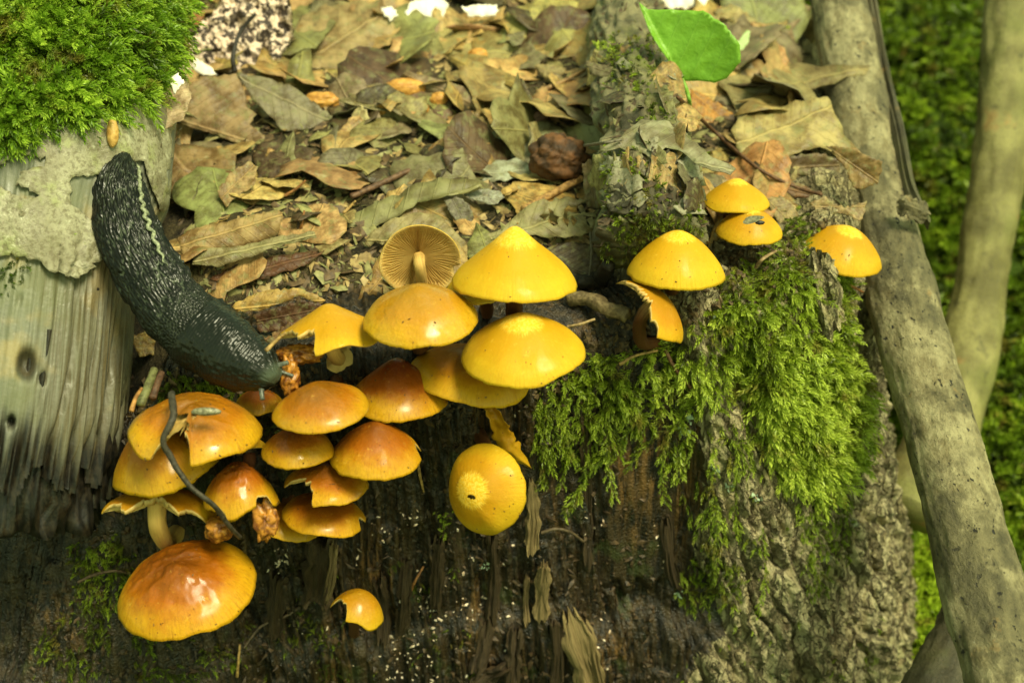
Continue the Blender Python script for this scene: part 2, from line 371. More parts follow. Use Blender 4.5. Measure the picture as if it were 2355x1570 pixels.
def m_pole():
    t = NT('pole_bark'); P = t.pos()
    n = t.noise(P, 26, 6, 0.65); f = t.noise(t.mapv(P, (1, 0.55, 1)), 620, 6, 0.72); md = t.noise(t.mapv(P, (1, 0.5, 1)), 130, 6, 0.7)
    c = t.mix(t.ramp(md, 0.30, 0.66), (0.15, 0.118, 0.052), (0.35, 0.305, 0.17))
    c = t.mix(t.math('MULTIPLY', t.ramp(n, 0.44, 0.56), 0.9), c, t.mix(t.ramp(md, 0.3, 0.7), (0.045, 0.04, 0.02), (0.15, 0.125, 0.06)))
    c = t.mix(t.math('MULTIPLY', t.ramp(t.noise(P, 55, 6, 0.7), 0.60, 0.68), 0.55), c, (0.26, 0.165, 0.06))
    pit = t.math('MULTIPLY', t.ramp(t.noise(t.mapv(P, (1.3, 0.75, 1.3)), 300, 3, 0.6), 0.63, 0.67), t.ramp(t.noise(P, 40, 3), 0.34, 0.52))
    c = t.mix(pit, c, (0.016, 0.014, 0.012)); c = t.mix(t.ramp(f, 0.48, 0.30, 0.0, 0.65), c, (0.05, 0.04, 0.022))
    c = t.mix(t.ramp(t.noise(P, 380, 4, 0.7), 0.66, 0.74, 0, 0.6), c, (0.42, 0.40, 0.29))
    h = t.math('ADD', t.math('ADD', f, t.math('MULTIPLY', md, 1.4)), t.math('MULTIPLY', pit, -1.0))
    return t.pr(c, 0.6, 0.4, t.bump(h, 0.9, 0.0016))
def m_soil():
    t = NT('forest_soil'); P = t.pos(); n = t.noise(P, 90, 6, 0.65); f = t.noise(P, 600, 4, 0.7)
    c = t.mix(t.ramp(n, 0.35, 0.7), (0.020, 0.014, 0.007), (0.11, 0.085, 0.035))
    c = t.mix(t.ramp(f, 0.5, 0.75), c, (0.17, 0.13, 0.055))
    return t.pr(c, 0.8, 0.3, t.bump(t.math('ADD', n, f), 1.0, 0.004))
def m_mossground():
    t = NT('moss_ground'); P = t.pos(); n = t.noise(P, 30, 6, 0.6); f = t.noise(P, 300, 4, 0.7)
    c = t.mix(t.ramp(n, 0.35, 0.65), (0.02, 0.034, 0.003), (0.07, 0.125, 0.008))
    c = t.mix(t.ramp(t.noise(P, 14, 4), 0.56, 0.66), c, (0.05, 0.036, 0.014))
    return t.pr(c, 0.85, 0.2, t.bump(t.math('ADD', n, f), 1.0, 0.012))
def m_leaf():
    t = NT('dead_leaf'); uv = t.n('ShaderNodeUVMap', uv_map='UVMap').outputs[0]; P = t.pos()
    oi = t.n('ShaderNodeObjectInfo'); col = oi.outputs['Color']; rnd = oi.outputs['Random']
    sx = t.n('ShaderNodeSeparateXYZ', {0: uv}); a, b = sx.outputs[0], sx.outputs[1]
    ab = t.math('ABSOLUTE', b)
    lat = t.math('SINE', t.math('MULTIPLY', t.math('SUBTRACT', a, t.math('MULTIPLY', ab, 0.75)), 34.0))
    vein = t.math('MAXIMUM', t.ramp(lat, 0.93, 1.0, 0, 0.7), t.ramp(ab, 0.035, 0.010))
    v4 = t.n('ShaderNodeVectorMath', {0: uv, 1: t.n('ShaderNodeCombineXYZ', {0: t.math('MULTIPLY', rnd, 50), 1: t.math('MULTIPLY', rnd, 31), 2: 0.0}).outputs[0]}, operation='ADD').outputs[0]
    n1 = t.noise(v4, 2.6, 5, 0.6); n2 = t.noise(P, 500, 4, 0.7)
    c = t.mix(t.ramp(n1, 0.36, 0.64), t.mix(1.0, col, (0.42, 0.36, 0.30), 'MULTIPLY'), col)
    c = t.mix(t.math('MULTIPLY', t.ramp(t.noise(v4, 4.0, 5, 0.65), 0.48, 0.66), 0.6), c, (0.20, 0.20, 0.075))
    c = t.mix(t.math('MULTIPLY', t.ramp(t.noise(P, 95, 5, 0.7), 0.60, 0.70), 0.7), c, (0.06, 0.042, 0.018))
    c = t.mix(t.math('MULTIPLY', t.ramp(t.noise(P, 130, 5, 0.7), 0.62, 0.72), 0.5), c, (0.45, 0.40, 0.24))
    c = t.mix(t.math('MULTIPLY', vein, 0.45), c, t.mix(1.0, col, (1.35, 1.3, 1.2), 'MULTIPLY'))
    c = t.mix(t.math('MULTIPLY', t.ramp(n2, 0.60, 0.72), 0.6), c, (0.07, 0.05, 0.02))
    nb = t.bump(t.math('ADD', t.math('MULTIPLY', vein, 0.8), t.math('ADD', t.math('MULTIPLY', n2, 0.5), n1)), 0.7, 0.0012)
    return t.pr(c, t.ramp(n1, 0.3, 0.7, 0.38, 0.65), 0.45, nb, 0.14)
def m_green():
    t = NT('fresh_leaf'); uv = t.n('ShaderNodeUVMap', uv_map='UVMap').outputs[0]; P = t.pos()
    sx = t.n('ShaderNodeSeparateXYZ', {0: uv}); a, b = sx.outputs[0], sx.outputs[1]
    ab = t.math('ABSOLUTE', b); col = t.n('ShaderNodeObjectInfo').outputs['Color']
    lat = t.math('SINE', t.math('MULTIPLY', t.math('SUBTRACT', a, t.math('MULTIPLY', ab, 0.9)), 16.0))
    vein = t.math('MAXIMUM', t.ramp(lat, 0.95, 1.0, 0, 0.5), t.ramp(ab, 0.03, 0.008))
    c = t.mix(t.noise(P, 60, 3), t.mix(1.0, col, (0.75, 0.8, 0.7), 'MULTIPLY'), col); c = t.mix(t.math('MULTIPLY', vein, 0.25), c, (0.42, 0.66, 0.14))
    c = t.mix(t.ramp(t.noise(P, 160, 4), 0.58, 0.70, 0, 0.35), c, (0.20, 0.36, 0.05))
    return t.pr(c, 0.42, 0.4, t.bump(t.math('ADD', vein, t.noise(P, 500, 3)), 0.4, 0.001), 0.32)
def m_moss(name, lo, mid, hi, trans=0.3):
    t = NT(name); tone = t.att('tone'); P = t.pos()
    n = t.noise(P, 42, 3)
    x = t.math('ADD', tone, t.math('MULTIPLY', t.math('SUBTRACT', n, 0.5), 1.6))
    c = t.mix(t.ramp(x, 0.05, 0.5), lo, mid); c = t.mix(t.ramp(x, 0.5, 1.0), c, hi)
    c = t.mix(t.math('MULTIPLY', t.ramp(t.noise(P, 65, 3), 0.54, 0.68), 0.75), c, (0.19, 0.135, 0.028))
    return t.pr(c, 0.42, 0.4, None, trans)
def m_plain(name, a, b, scale=300, rough=0.6, spec=0.4, bump=0.5, **kw):
    t = NT(name); P = t.pos(); n = t.noise(P, scale, 4)
    return t.pr(t.mix(t.ramp(n, 0.32, 0.68), a, b), rough, spec, t.bump(n, bump, 0.0008), **kw)
def m_twig():
    t = NT('twig_bark'); P = t.pos(); col = t.n('ShaderNodeObjectInfo').outputs['Color']; n = t.noise(P, 500, 4)
    c = t.mix(t.ramp(n, 0.35, 0.65), t.mix(1.0, col, (0.45, 0.42, 0.4), 'MULTIPLY'), col)
    return t.pr(c, 0.6, 0.4, t.bump(n, 0.7, 0.0008))
MC, MG, MS, MSL, MB, MR = m_cap(), m_gill(), m_stipe(), m_slug(), m_bark(), m_rot()
MLW, MTB, MSO, MMG, MLF, MGR, MTW = m_logwood(), m_thinbark(), m_soil(), m_mossground(), m_leaf(), m_green(), m_twig()
MPO = m_pole()
MMB = m_branch('mossy_branch_bark', (0.04, 0.033, 0.016), (0.24, 0.21, 0.11), (0.17, 0.18, 0.045), False, 0.65)
MSP = m_branch('sapling_bark', (0.12, 0.105, 0.03), (0.27, 0.245, 0.085), (0.15, 0.155, 0.035), True)
MDB = m_branch('dark_branch_bark', (0.035, 0.03, 0.015), (0.10, 0.085, 0.045), (0.07, 0.07, 0.02), False)
MM1 = m_moss('moss_bright', (0.045, 0.078, 0.004), (0.15, 0.27, 0.012), (0.40, 0.56, 0.05))
MM2 = m_moss('moss_stump', (0.060, 0.076, 0.006), (0.21, 0.285, 0.016), (0.50, 0.60, 0.08))
MM3 = m_moss('moss_bank', (0.030, 0.050, 0.003), (0.13, 0.21, 0.010), (0.36, 0.48, 0.03))
MWH = m_plain('pale_wood_frass', (0.50, 0.32, 0.20), (0.82, 0.72, 0.58), 700)
MRB = m_plain('orange_brown_rot', (0.12, 0.035, 0.006), (0.48, 0.20, 0.025), 350, 0.4)
MSPL = m_wood('splinter_wood', (0.08, 0.05, 0.018), (0.40, 0.29, 0.13), 0.0); MSPL = MSPL[0].pr(MSPL[1], 0.65, 0.35, MSPL[0].bump(MSPL[2], 0.9, 0.0016))
MDSP = m_wood('dark_splinter_wood', (0.016, 0.010, 0.005), (0.10, 0.064, 0.028), 0.0); MDSP = MDSP[0].pr(MDSP[1], 0.55, 0.4, MDSP[0].bump(MDSP[2], 0.9, 0.0016))
MKEEL = m_plain('slug_keel_skin', (0.09, 0.10, 0.06), (0.30, 0.32, 0.20), 900, 0.4, 0.4)
MTEN = m_plain('slug_tentacle_skin', (0.05, 0.055, 0.045), (0.14, 0.15, 0.12), 700, 0.3)
# ================================================================== STRUCTURE
PER = [(-.60, .10), (-.42, .075), (-.28, .045), (-.20, .018), (-.145, -.016), (-.05, -.012), (0, 0), (.05, .015), (.09, .031), (.125, .052), (.147, .078), (.158, .115), (.164, .17), (.17, .28), (.17, .45)]
_pd = spline(PER, 900)
_px = np.array([p[0] for p in PER[:12]]); _py = np.array([p[1] for p in PER[:12]])
def yface(x): return np.interp(x, _px, _py)

# ---- forest floor: one sheet to the horizon, sloping up behind the stump on the right
def zground(x, y):
    near = -.27+.33*np.clip(y-.05, -.2, .9)+.02*fbm(x*9, y*9, 0, 4, 5)+.012*fbm(x*30, y*30, 0, 3, 9)
    far = -.02+.05*fbm(x*.7, y*.7, 0, 4, 3)
    r = np.hypot(x, y); k = sm(.9, 2.5, r); return near*(1-k)+far*k
def ground():
    a = np.concatenate([-np.geomspace(60, 1.0, 22), np.linspace(-.95, 1.3, 170), np.geomspace(1.4, 60, 22)])
    x, y = np.meshgrid(a, a, indexing='ij'); z = zground(x, y)
    V = np.stack([x, y, z], -1).reshape(-1, 3); F = gf(len(a), len(a))
    tag(mk('forest_floor', V, F[:, ::-1], MMG), kind='structure'); return bvh_of(V, F)
BG = ground()

# ---- litter bed on top of the stump and behind it
def zlitter(x, y):
    d = y-yface(x)
    z = -.03+.036*sm(.012, .075, d)+.10*np.clip(d-.05, 0, .9)-.05*np.clip(d-.5, 0, 1)
    z = z+.0055*fbm(x*22, y*22, 0, 4, 11)*sm(.01, .08, d)+.0018*fbm(x*120, y*120, 0, 3, 12)
    z = z-.30*sm(.150, .20, x+.012*vn(y*14, y*0, 0, 4)-.02*sm(.1, .5, y))      # right flank falls away
    z = z-.035*sm(-.13, -.20, x)*sm(.2, .05, y)                               # hollow under the leaning log
    return z
def litter():
    xs = np.linspace(-.55, .26, 240); v = np.linspace(0, 1, 220)
    X = xs[:, None]*np.ones(220); Y = yface(xs)[:, None]+.004+(1.1*v**1.6)[None, :]
    Z = zlitter(X, Y); V = np.stack([X, Y, Z], -1).reshape(-1, 3); F = gf(240, 220)
    tag(mk('leaf_mould', V, F[:, ::-1], MSO), kind='structure'); return bvh_of(V, F)
BL = litter()

# ---- the stump
def stump():
    P = _pd; seg = np.linalg.norm(np.diff(P, axis=0), axis=1); L = np.concatenate([[0], np.cumsum(seg)])
    fine = (P[:, 0] > -.23) & (P[:, 1] < .16)
    w = np.where(fine, np.where(P[:, 0] > .055, 1/.00068, 1/.00085), 1/.006); cum = np.concatenate([[0], np.cumsum(seg*w[1:])])
    n = int(cum[-1]); q = np.interp(np.linspace(0, cum[-1], n), cum, L)
    X = np.interp(q, L, P[:, 0]); Y = np.interp(q, L, P[:, 1])
    T = unit(np.stack([np.gradient(X), np.gradient(Y)], -1))
    k = np.ones(41)/41
    for c in (0, 1): T[:, c] = np.convolve(np.pad(T[:, c], 20, mode='edge'), k, 'valid')
    T = unit(T); N = np.stack([T[:, 1], -T[:, 0]], -1)       # outward
    zz = np.concatenate([np.linspace(-.36, -.24, 30)[:-1], np.linspace(-.24, -.014, 300)])
    a = np.linspace(0, math.pi/2, 18)
    prof = np.vstack([np.stack([np.zeros_like(zz), zz], -1), np.stack([-.014+.014*np.cos(a[1:]), -.014+.014*np.sin(a[1:])], -1),
                      np.stack([-.014-np.linspace(.0012, .12, 60), np.zeros(60)], -1)])
    m = len(prof); pl = np.concatenate([[0], np.cumsum(np.linalg.norm(np.diff(prof, axis=0), axis=1))]); pl = pl-np.interp(0, [0], [pl[len(zz)-1]])-0
    pl = pl-pl[len(zz)-1]-.014                                # arc-length: = z on the side, > 0 on the top
    U = np.broadcast_to(q[:, None], (n, m)); Z = np.broadcast_to(pl[None, :], (n, m)); Xb = np.broadcast_to(X[:, None], (n, m))
    zside = np.minimum(prof[:, 1], 0)
    fl = np.interp(X, [-.3, -.17, -.12, -.05, .05, .12, .16, .2], [.40, .36, .05, .03, .10, .26, .20, .18])
    flare = fl[:, None]*(-zside)[None, :]*(1+1.3*(-zside)[None, :])
    # bark mask: bark to the right, ragged vertical border
    bx = Xb+.010*vn(Z*18, Xb*0, 0, 3)+.004*vn(Z*70, Xb*30, 0, 6)-.10*np.clip(-Z-.125, 0, .2)*-1*0
    lim = np.interp(Z, [-.30, -.20, -.165, -.12, -.06, -.02, .02], [.045, .050, .078, .078, .072, .066, .06])
    bark = sm(-.0015, .0015, bx-lim)
    # bark relief: slanting vertical plates
    us = U+.14*Z+.006*fbm(U*40, Z*20, 0, 3, 21)
    f1, f2, idv = voro(us/.0088+.25*vn(Z*60, U*30, 0, 71), Z/.062+.45*vn(U*90, Z*10, 0, 2), 5)
    crack = sm(.03, .24, f2-f1)
    g1, g2, gid = voro(us/.0030+.3*vn(Z*90, U*40, 0, 72), Z/.012, 8)
    hb = .0070*crack*(.45+.55*idv)+.0022*sm(0, .25, g2-g1)*(.2+gid)+.0016*fbm(us*60, Z*7, 0, 3, 23)+.0016*vn(us*420, Z*75, 0, 24)+.0011*fbm(U*520, Z*330, 0, 3, 25)
    qf = fbm(us*150+3, Z*17, 0, 4, 27)*4.5; qi = np.floor(qf); hb = hb+.0017*(qi+sm(.0, .18, qf-qi))+.0012*vn(us*420, Z*70, 0, 28)
    # rotten wood relief: fibres and stepped splinters
    ur = U+.0030*vn(Z*24, U*60, 0, 31)+.05*Z
    col = np.floor(ur/.0062+.6*vn(ur*130, Z*3, 0, 33)); step = _hash(col.astype(np.int64), np.floor(Z/.05+_hash(col.astype(np.int64), col.astype(np.int64)*0, col.astype(np.int64)*0, 2)*9).astype(np.int64), col.astype(np.int64)*0, 4)
    hr = -.0085+.0055*step*sm(-.01, -.03, Z)+.0018*vn(ur*900, Z*22, 0, 35)+.0014*vn(ur*420, Z*45, 0, 36)+.006*fbm(U*28, Z*14, 0, 3, 37)+.0008*fbm(U*500, Z*300, 0, 3, 38)
    plank = sm(.040, .044, Xb+.10*(Z+.1)*-.05)*sm(.072, .068, Xb)*sm(-.150, -.142, Z+.006*vn(U*200, U*0))*sm(-.018, -.03, Z)
    hr = hr*(1-plank)+plank*(-.0050+.0006*vn(ur*500, Z*12, 0, 39))
    # ragged lower ledge where crumbs collect
    hr = hr+.006*sm(-.150, -.165, Z+.010*vn(U*50, U*0, 0, 40))*(1-plank)
    h = bark*hb+(1-bark)*hr
    top = sm(.0, .02, Z); h = h*(1-.55*top)
    out = prof[:, 0][None, :]+flare
    nx = N[:, 0][:, None]; ny = N[:, 1][:, None]
    sa = np.where(Z < -.014, 1.0, np.clip(1-(Z+.014)/.022, 0, 1)); ca = np.sqrt(np.clip(1-sa*sa, 0, 1))
    VX = Xb+nx*(out+h*sa); VY = Y[:, None]+ny*(out+h*sa); VZ = prof[:, 1][None, :]+h*ca
    VZ = VZ-.05*sm(-.14, -.19, Xb)*sm(-.05, 0, prof[:, 1])[None, :]
    VZ = VZ+.012*sm(.132, .150, Xb)*sm(.012, -.001, np.abs(prof[:, 0]+.008))[None, :]*sm(.10, .07, VY)*(.6+.8*_hash(np.floor(U/.004).astype(np.int64), (U*0).astype(np.int64), (U*0).astype(np.int64), 9))
    V = np.stack([VX, VY, VZ], -1).reshape(-1, 3); F = gf(n, m)[:, ::-1]
    fm = bark.reshape(-1)[F].mean(1) > .5
    base = np.array([0, .1, -.3]); root = thing('tree_stump', 'old mossy tree stump with furrowed bark and a black rotten front', 'stump', base)
    for nm, sel, mt, at in (('bark', fm, MB, {'plate': (crack*sm(.0, .5, fbm(U*50, Z*25, 0, 3, 44))).reshape(-1)}), ('rotten_wood', ~fm, MR, None)):
        Fs = F[sel]; idx = np.unique(Fs); mp = np.zeros(len(V), np.int64); mp[idx] = np.arange(len(idx))
        mk(nm, V[idx], mp[Fs], mt, root, base=base, att={k: a[idx] for k, a in at.items()} if at else None)
    return root, base, bvh_of(V, F)
STUMP, SBASE, BS = stump()

# ---- leaning grey log on the left
def log():
    ctl = [(-12, 1300, .596), (5, 1150, .592), (15, 1060, .588), (40, 900, .586), (75, 600, .592), (105, 400, .607), (130, 200, .628), (150, 0, .652), (175, -250, .70), (190, -420, .75)]
    P = spline([W(*c) for c in ctl], 340); n = len(P); S_ = 380
    py = spline([[c[1]] for c in ctl], 340)[:, 0]
    R = np.interp(py, [-420, 150, 430, 520, 640, 900, 1290], [.050, .0525, .0525, .0465, .0430, .0450, .0475])
    T, N, B = frames(P, -FW); ang = np.linspace(0, 2*math.pi, S_, endpoint=False)
    s = np.concatenate([[0], np.cumsum(np.linalg.norm(np.diff(P, axis=0), axis=1))])
    A, SS = np.broadcast_to(ang, (n, S_)), np.broadcast_to(s[:, None], (n, S_)); PY = np.broadcast_to(py[:, None], (n, S_))
    ca, sa = np.cos(A), np.sin(A)
    lower = sm(560, 640, PY)
    # ang 0 faces the camera; sin>0 is the picture's right or left depending on the frame
    side = np.sign(np.dot(B[0], RT)); right = sa*side
    brown = np.clip(sm(.28, .66, right+.10*vn(SS*60, A*3, 0, 2))*lower*sm(1250, 1000, PY)+.0, 0, 1)
    P0 = P[:, None]+R[:, None, None]*(ca[..., None]*N[:, None]+sa[..., None]*B[:, None]); rl = P0-CAM; QY = 785-(rl@UP)/(rl@FW)*1177.5/HF
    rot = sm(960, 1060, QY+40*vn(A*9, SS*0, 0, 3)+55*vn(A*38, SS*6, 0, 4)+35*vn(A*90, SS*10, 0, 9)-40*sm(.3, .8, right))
    h = .0009*fbm(ca*9, sa*9, SS*9, 3, 51)+.0004*vn(A*90, SS*30, 0, 52)
    h = h-brown*(.0030*sm(.0, .8, vn(A*19+2*vn(SS*20, A*0), SS*14, 0, 53))+.0022*sm(0, .7, vn(A*57, SS*22, 0, 54)))+.0008*(1-lower)*fbm(ca*5, sa*5, SS*18, 2, 55)
    h = h-rot*(.004*np.abs(vn(A*16, SS*12, 0, 56))+.003*vn(A*40, SS*30, 0, 57))
    # knot holes of the smooth wood (photo pixels -> nearest surface point)
    Pn = P[:, None]+(R[:, None]+h)[..., None]*(ca[..., None]*N[:, None]+sa[..., None]*B[:, None])
    rel = Pn-CAM; dd = rel@FW; qx = 1177.5+(rel@RT)/dd*1177.5/HF; qy = 785-(rel@UP)/dd*1177.5/HF
    front = np.einsum('ijk,k->ij', ca[..., None]*N[:, None]+sa[..., None]*B[:, None], -FW) > 0
    for kx, ky, kr, dep in ((62, 838, 22, .007), (97, 870, 10, .003), (25, 972, 10, .008), (45, 690, 6, .002)):
        h = h-front*dep*np.exp(-(((qx-kx)/kr)**2+((qy-ky)/(kr*1.5))**2)**2)
    knot = np.zeros_like(h)
    for kx, ky, kr in ((62, 838, 24), (25, 972, 10)): knot = np.maximum(knot, front*np.exp(-(((qx-kx)/kr)**2+((qy-ky)/(kr*1.5))**2)**3))
    rr = R[:, None]+h
    end = .004+.036*np.abs(vn(A*3.5, A*0, 0, 58))+.016*np.abs(vn(A*11, A*0, 0, 59))+.010*np.abs(vn(A*30, A*0, 0, 60))+.006*np.abs(vn(A*75, A*0, 0, 62))
    cutq = QY > 1225-150*np.abs(vn(A*3.5, A*0, 0, 58))-60*np.abs(vn(A*11, A*0, 0, 59))-26*np.abs(vn(A*30, A*0, 0, 60))-10*np.abs(vn(A*75, A*0, 0, 62))
    V = P[:, None]+rr[..., None]*(ca[..., None]*N[:, None]+sa[..., None]*B[:, None])
    Vf = V.reshape(-1, 3); F0 = gf(n, S_, True); F = [F0[~cutq.reshape(-1)[F0].any(1)]]
    # recessed dark core at the broken end
    kz = [34, 50, 70, 95, 130]; c0 = len(Vf); rg = [P[i]+(.86+.16*vn(ang*5, ang*0+j*1.3, 0, 5)+.08*vn(ang*17, ang*0+j, 0, 7))[:, None]*R[i]*(np.cos(ang)[:, None]*N[i]+np.sin(ang)[:, None]*B[i]) for j, i in enumerate(kz)]
    Vf = np.vstack([Vf]+rg+[P[30][None], P[-1][None]]); a = np.arange(S_); b = (a+1) % S_; NR = len(kz)*S_
    F.append(gf(len(kz), S_, True, c0)); F.append(np.stack([c0+a, np.full(S_, c0+NR), c0+b], -1)); F.append(np.stack([(n-1)*S_+a, (n-1)*S_+b, np.full(S_, c0+NR+1)], -1))
    ex = NR+2; uv = np.stack([A/(2*math.pi)*2, SS*1.0], -1).reshape(-1, 2); uv = np.vstack([uv, np.zeros((ex, 2))])
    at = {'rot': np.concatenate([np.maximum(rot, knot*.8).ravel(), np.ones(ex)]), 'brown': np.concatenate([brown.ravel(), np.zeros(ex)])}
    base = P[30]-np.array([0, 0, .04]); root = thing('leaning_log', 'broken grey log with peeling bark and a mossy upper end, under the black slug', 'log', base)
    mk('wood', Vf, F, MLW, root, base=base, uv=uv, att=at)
    return root, base, bvh_of(Vf, F), rr
LOG, LBASE, BLG, _ = log()

def draped(name, poly, bvhs, lift, th, mat, parent, base, step=9, jit=2.0, holes=(), holefn=None, seed=0):
    """a thin layer that follows the surface under a traced outline, lifted by lift(px,py,inside) metres"""
    V2, F = poly_mesh(poly, step, jit, holes, holefn, seed)
    hit = [cast(bvhs, x, y) for x, y in V2]
    ok = np.array([h is not None for h in hit])
    P = np.array([h[1] if h else (0, 0, 0) for h in hit]); N = np.array([h[2] if h else (0, 0, 1) for h in hit])
    F = F[ok[F].all(1)]
    dp = np.array([h[0] if h else 0 for h in hit]); spread = dp[F].max(1)-dp[F].min(1); F = F[spread < .02]
    lab = np.arange(len(V2))                                  # keep the largest connected piece
    for _ in range(400):
        mn = lab[F].min(1); old = lab.copy(); np.minimum.at(lab, F.ravel(), np.repeat(mn, 3))
        if (old == lab).all(): break
    ids, ct_ = np.unique(lab[F[:, 0]], return_counts=True); F = F[lab[F[:, 0]] == ids[ct_.argmax()]]
    P = P+unit(N*.25-FW*.75)*lift(V2[:, 0], V2[:, 1])[:, None]; N = unit(N*.25-FW*.75)
    Vs, Fs = solid(P, F[:, ::-1], N, th)
    o = mk(name, Vs, Fs, mat, parent, base=base, smooth=True, uv=np.vstack([V2, V2])*.004); return o
o = draped('bark_sheet', [(-60, 230), (60, 225), (215, 210), (330, 180), (405, 160), (420, 330), (400, 480), (370, 485), (345, 420), (330, 372), (280, 372), (222, 405), (165, 410), (163, 470), (205, 505), (250, 515), (240, 565), (245, 588), (195, 645), (120, 625), (92, 600), (60, 590), (-60, 588)],
           [BLG], lambda x, y: .0022+.0006*vn(x*.015, y*.015)+.00004*np.clip(y-520, 0, 200)*sm(60, 160, x)+.00003*np.clip(y-430, 0, 100)*sm(330, 390, x), .0012, MTB, LOG, LBASE, 9, 2.4,
           holes=[[(-25, 395), (0, 385), (35, 355), (110, 366), (102, 386), (60, 392), (40, 425), (100, 452), (60, 458), (0, 430), (-25, 425)]], seed=3)
o['label'] = 'peeling grey bark with torn edges'

# ---- branches
def branch(name, label, ctl, rads, mat, seg=40, n=160, amp=.0012, seed=0, cat='branch', base=None):
    P = spline([W(*c) for c in ctl], n); R = spline([[r] for r in rads], n)[:, 0]; _t = np.linspace(0, 1, n); R = R*(1+.06*vn(_t*9, _t*0, 0, seed)+.03*vn(_t*25, _t*0, 0, seed+1))
    V, F, uv = tube(P, R, seg, lambda s, a: amp*fbm(np.cos(a)*2, np.sin(a)*2, s*50, 4, seed)+amp*.5*vn(a*10, s*60, 0, seed+3)+amp*.3*fbm(np.cos(a)*9, np.sin(a)*9, s*300, 3, seed+5))
    b = P[len(P)//2] if base is None else base
    root = thing(name, label, cat, b); mk('bark', V, F, mat, root, base=b, uv=uv); return root, b, bvh_of(V, F), P, R
POLE = branch('leaning_pole', 'speckled grey-brown pole leaning along the right side of the stump', [(2420, 1900, .50), (2318, 1570, .54), (2245, 1300, .575), (2180, 1050, .605), (2105, 800, .645), (2045, 560, .69), (1985, 300, .745), (1930, 0, .81), (1880, -300, .90)],
              [.0160, .0160, .0158, .0155, .0154, .0156, .0157, .0162, .0165], MPO, 84, 440, .0009, 61)
SAPL = branch('thin_tree_trunk', 'smooth olive-brown young trunk rising behind the leaning pole', [(2085, 1180, .79), (2165, 1010, .81), (2228, 800, .83), (2268, 560, .84), (2302, 330, .85), (2318, 100, .86), (2330, -200, .88)],
              [.020, .019, .0165, .0152, .0150, .0152, .0155], MSP, 48, 260, .0012, 71, 'tree')
DARK = branch('dark_fallen_branch', 'dark fallen branch wedged under the foot of the leaning pole', [(1990, 1850, .60), (2125, 1660, .625), (2185, 1540, .64), (2215, 1470, .65), (2245, 1400, .655)], [.016, .0155, .0145, .0145, .014], MDB, 40, 160, .0016, 81)
MOSB = branch('mossy_branch', 'rotting mossy branch with a crumbling end lying across the leaf litter', [(1500, 560, .592), (1497, 500, .60), (1490, 400, .617), (1470, 250, .66), (1450, 120, .725), (1440, 0, .80), (1430, -120, .90)], [.0195, .0212, .0216, .0205, .020, .0185, .018], MMB, 110, 420, .0042, 91)
def strip(name, ctl, wd, th, mat, parent, base, n=60, seed=0, face=None):
    """a splintered strip of wood or bark along photo points (px,py,depth), wd metres wide"""
    P = spline([W(*c) for c in ctl], n); T, N, B = frames(P, -FW if face is None else face)
    t = np.linspace(0, 1, n); k = 13; x = np.linspace(-1, 1, k)
    wv = wd*.5*(1+.25*vn(t*7, t*0, 0, seed)+.06*vn(t*23, t*0, 0, seed+6))*np.clip(np.minimum(t, 1-t)*30+.75, 0, 1)
    X = wv[:, None]*x[None, :]; hgt = th*(.55*(1-np.abs(x)**3)[None, :]+.55*vn(x[None, :]*3.1+seed, t[:, None]*1.5, 0, seed+1)+.18*vn(x[None, :]*9+seed, t[:, None]*5, 0, seed+2))
    en = .11*np.linalg.norm(P[-1]-P[0])*vn(x*4.3, x*0, 0, seed+4)
    sh = (np.clip(1-t*5, 0, 1)-np.clip(t*5-4, 0, 1))[:, None]*en[None, :]
    top = P[:, None]+B[:, None]*X[..., None]+N[:, None]*hgt[..., None]+T[:, None]*sh[..., None]
    bot = P[:, None]+B[:, None]*X[..., None]*.9-N[:, None]*th*.6+T[:, None]*sh[..., None]
    ring = np.concatenate([top, bot[:, ::-1]], 1); V = ring.reshape(-1, 3); m = 2*k
    a = np.arange(1, m//2-0)[:-1] if False else None
    F = [gf(n, m, True)]; q = []
    for i in range(k-1): q.append((i, i+1, m-2-i, m-1-i)); 
    q = np.array(q); F.append(q[:, ::-1]); F.append(q+(n-1)*m)
    uv = np.stack([np.broadcast_to(np.concatenate([x, x[::-1]])*.16, (n, m)), np.broadcast_to(t[:, None]*.10, (n, m))], -1).reshape(-1, 2)
    return mk(name, V, F, mat, parent, smooth=False, uv=uv, base=base)
# peeled bark edge of the pole
strip('loose_bark', [(1998, -20, .80), (2012, 60, .785), (2040, 190, .755), (2068, 300, .725), (2090, 420, .70), (2118, 490, .68)], .006, .003, MDB, POLE[0], POLE[1], 60, 3)
strip('loose_bark', [(2070, 470, .672), (2095, 478, .668), (2128, 492, .672)], .010, .0025, MPO, POLE[0], POLE[1], 24, 5)
# splinters of the rotten front (depth from the stump surface)
def on_stump(px, py, lift): h = cast([BS], px, py); return (px, py, h[0]-lift)
def splinter(pts, wd, th, mat, seed, lift=.001, name='splinter'):
    return strip(name, [on_stump(x, y, lift) for x, y in pts], wd, th, mat, STUMP, SBASE, 50, seed)
splinter([(1312, 1418), (1330, 1480), (1350, 1540), (1368, 1600)], .0125, .004, MSPL, 11, .004)['label'] = 'pale broken splinter of wood'
splinter([(1345, 1440), (1362, 1500), (1380, 1575)], .006, .003, MSPL, 12, .004)
splinter([(738, 1235), (735, 1300), (728, 1380)], .0145, .006, MDSP, 13, .005)
splinter([(768, 1255), (764, 1310), (750, 1378)], .004, .003, MSPL, 14, .008)
splinter([(1222, 1115), (1226, 1190), (1222, 1262)], .0062, .003, MSPL, 15, .002)
splinter([(1252, 1300), (1247, 1360), (1244, 1420)], .0075, .003, MSPL, 16, .002)
splinter([(1282, 1440), (1284, 1510), (1278, 1580)], .006, .003, MDSP, 17, .003)
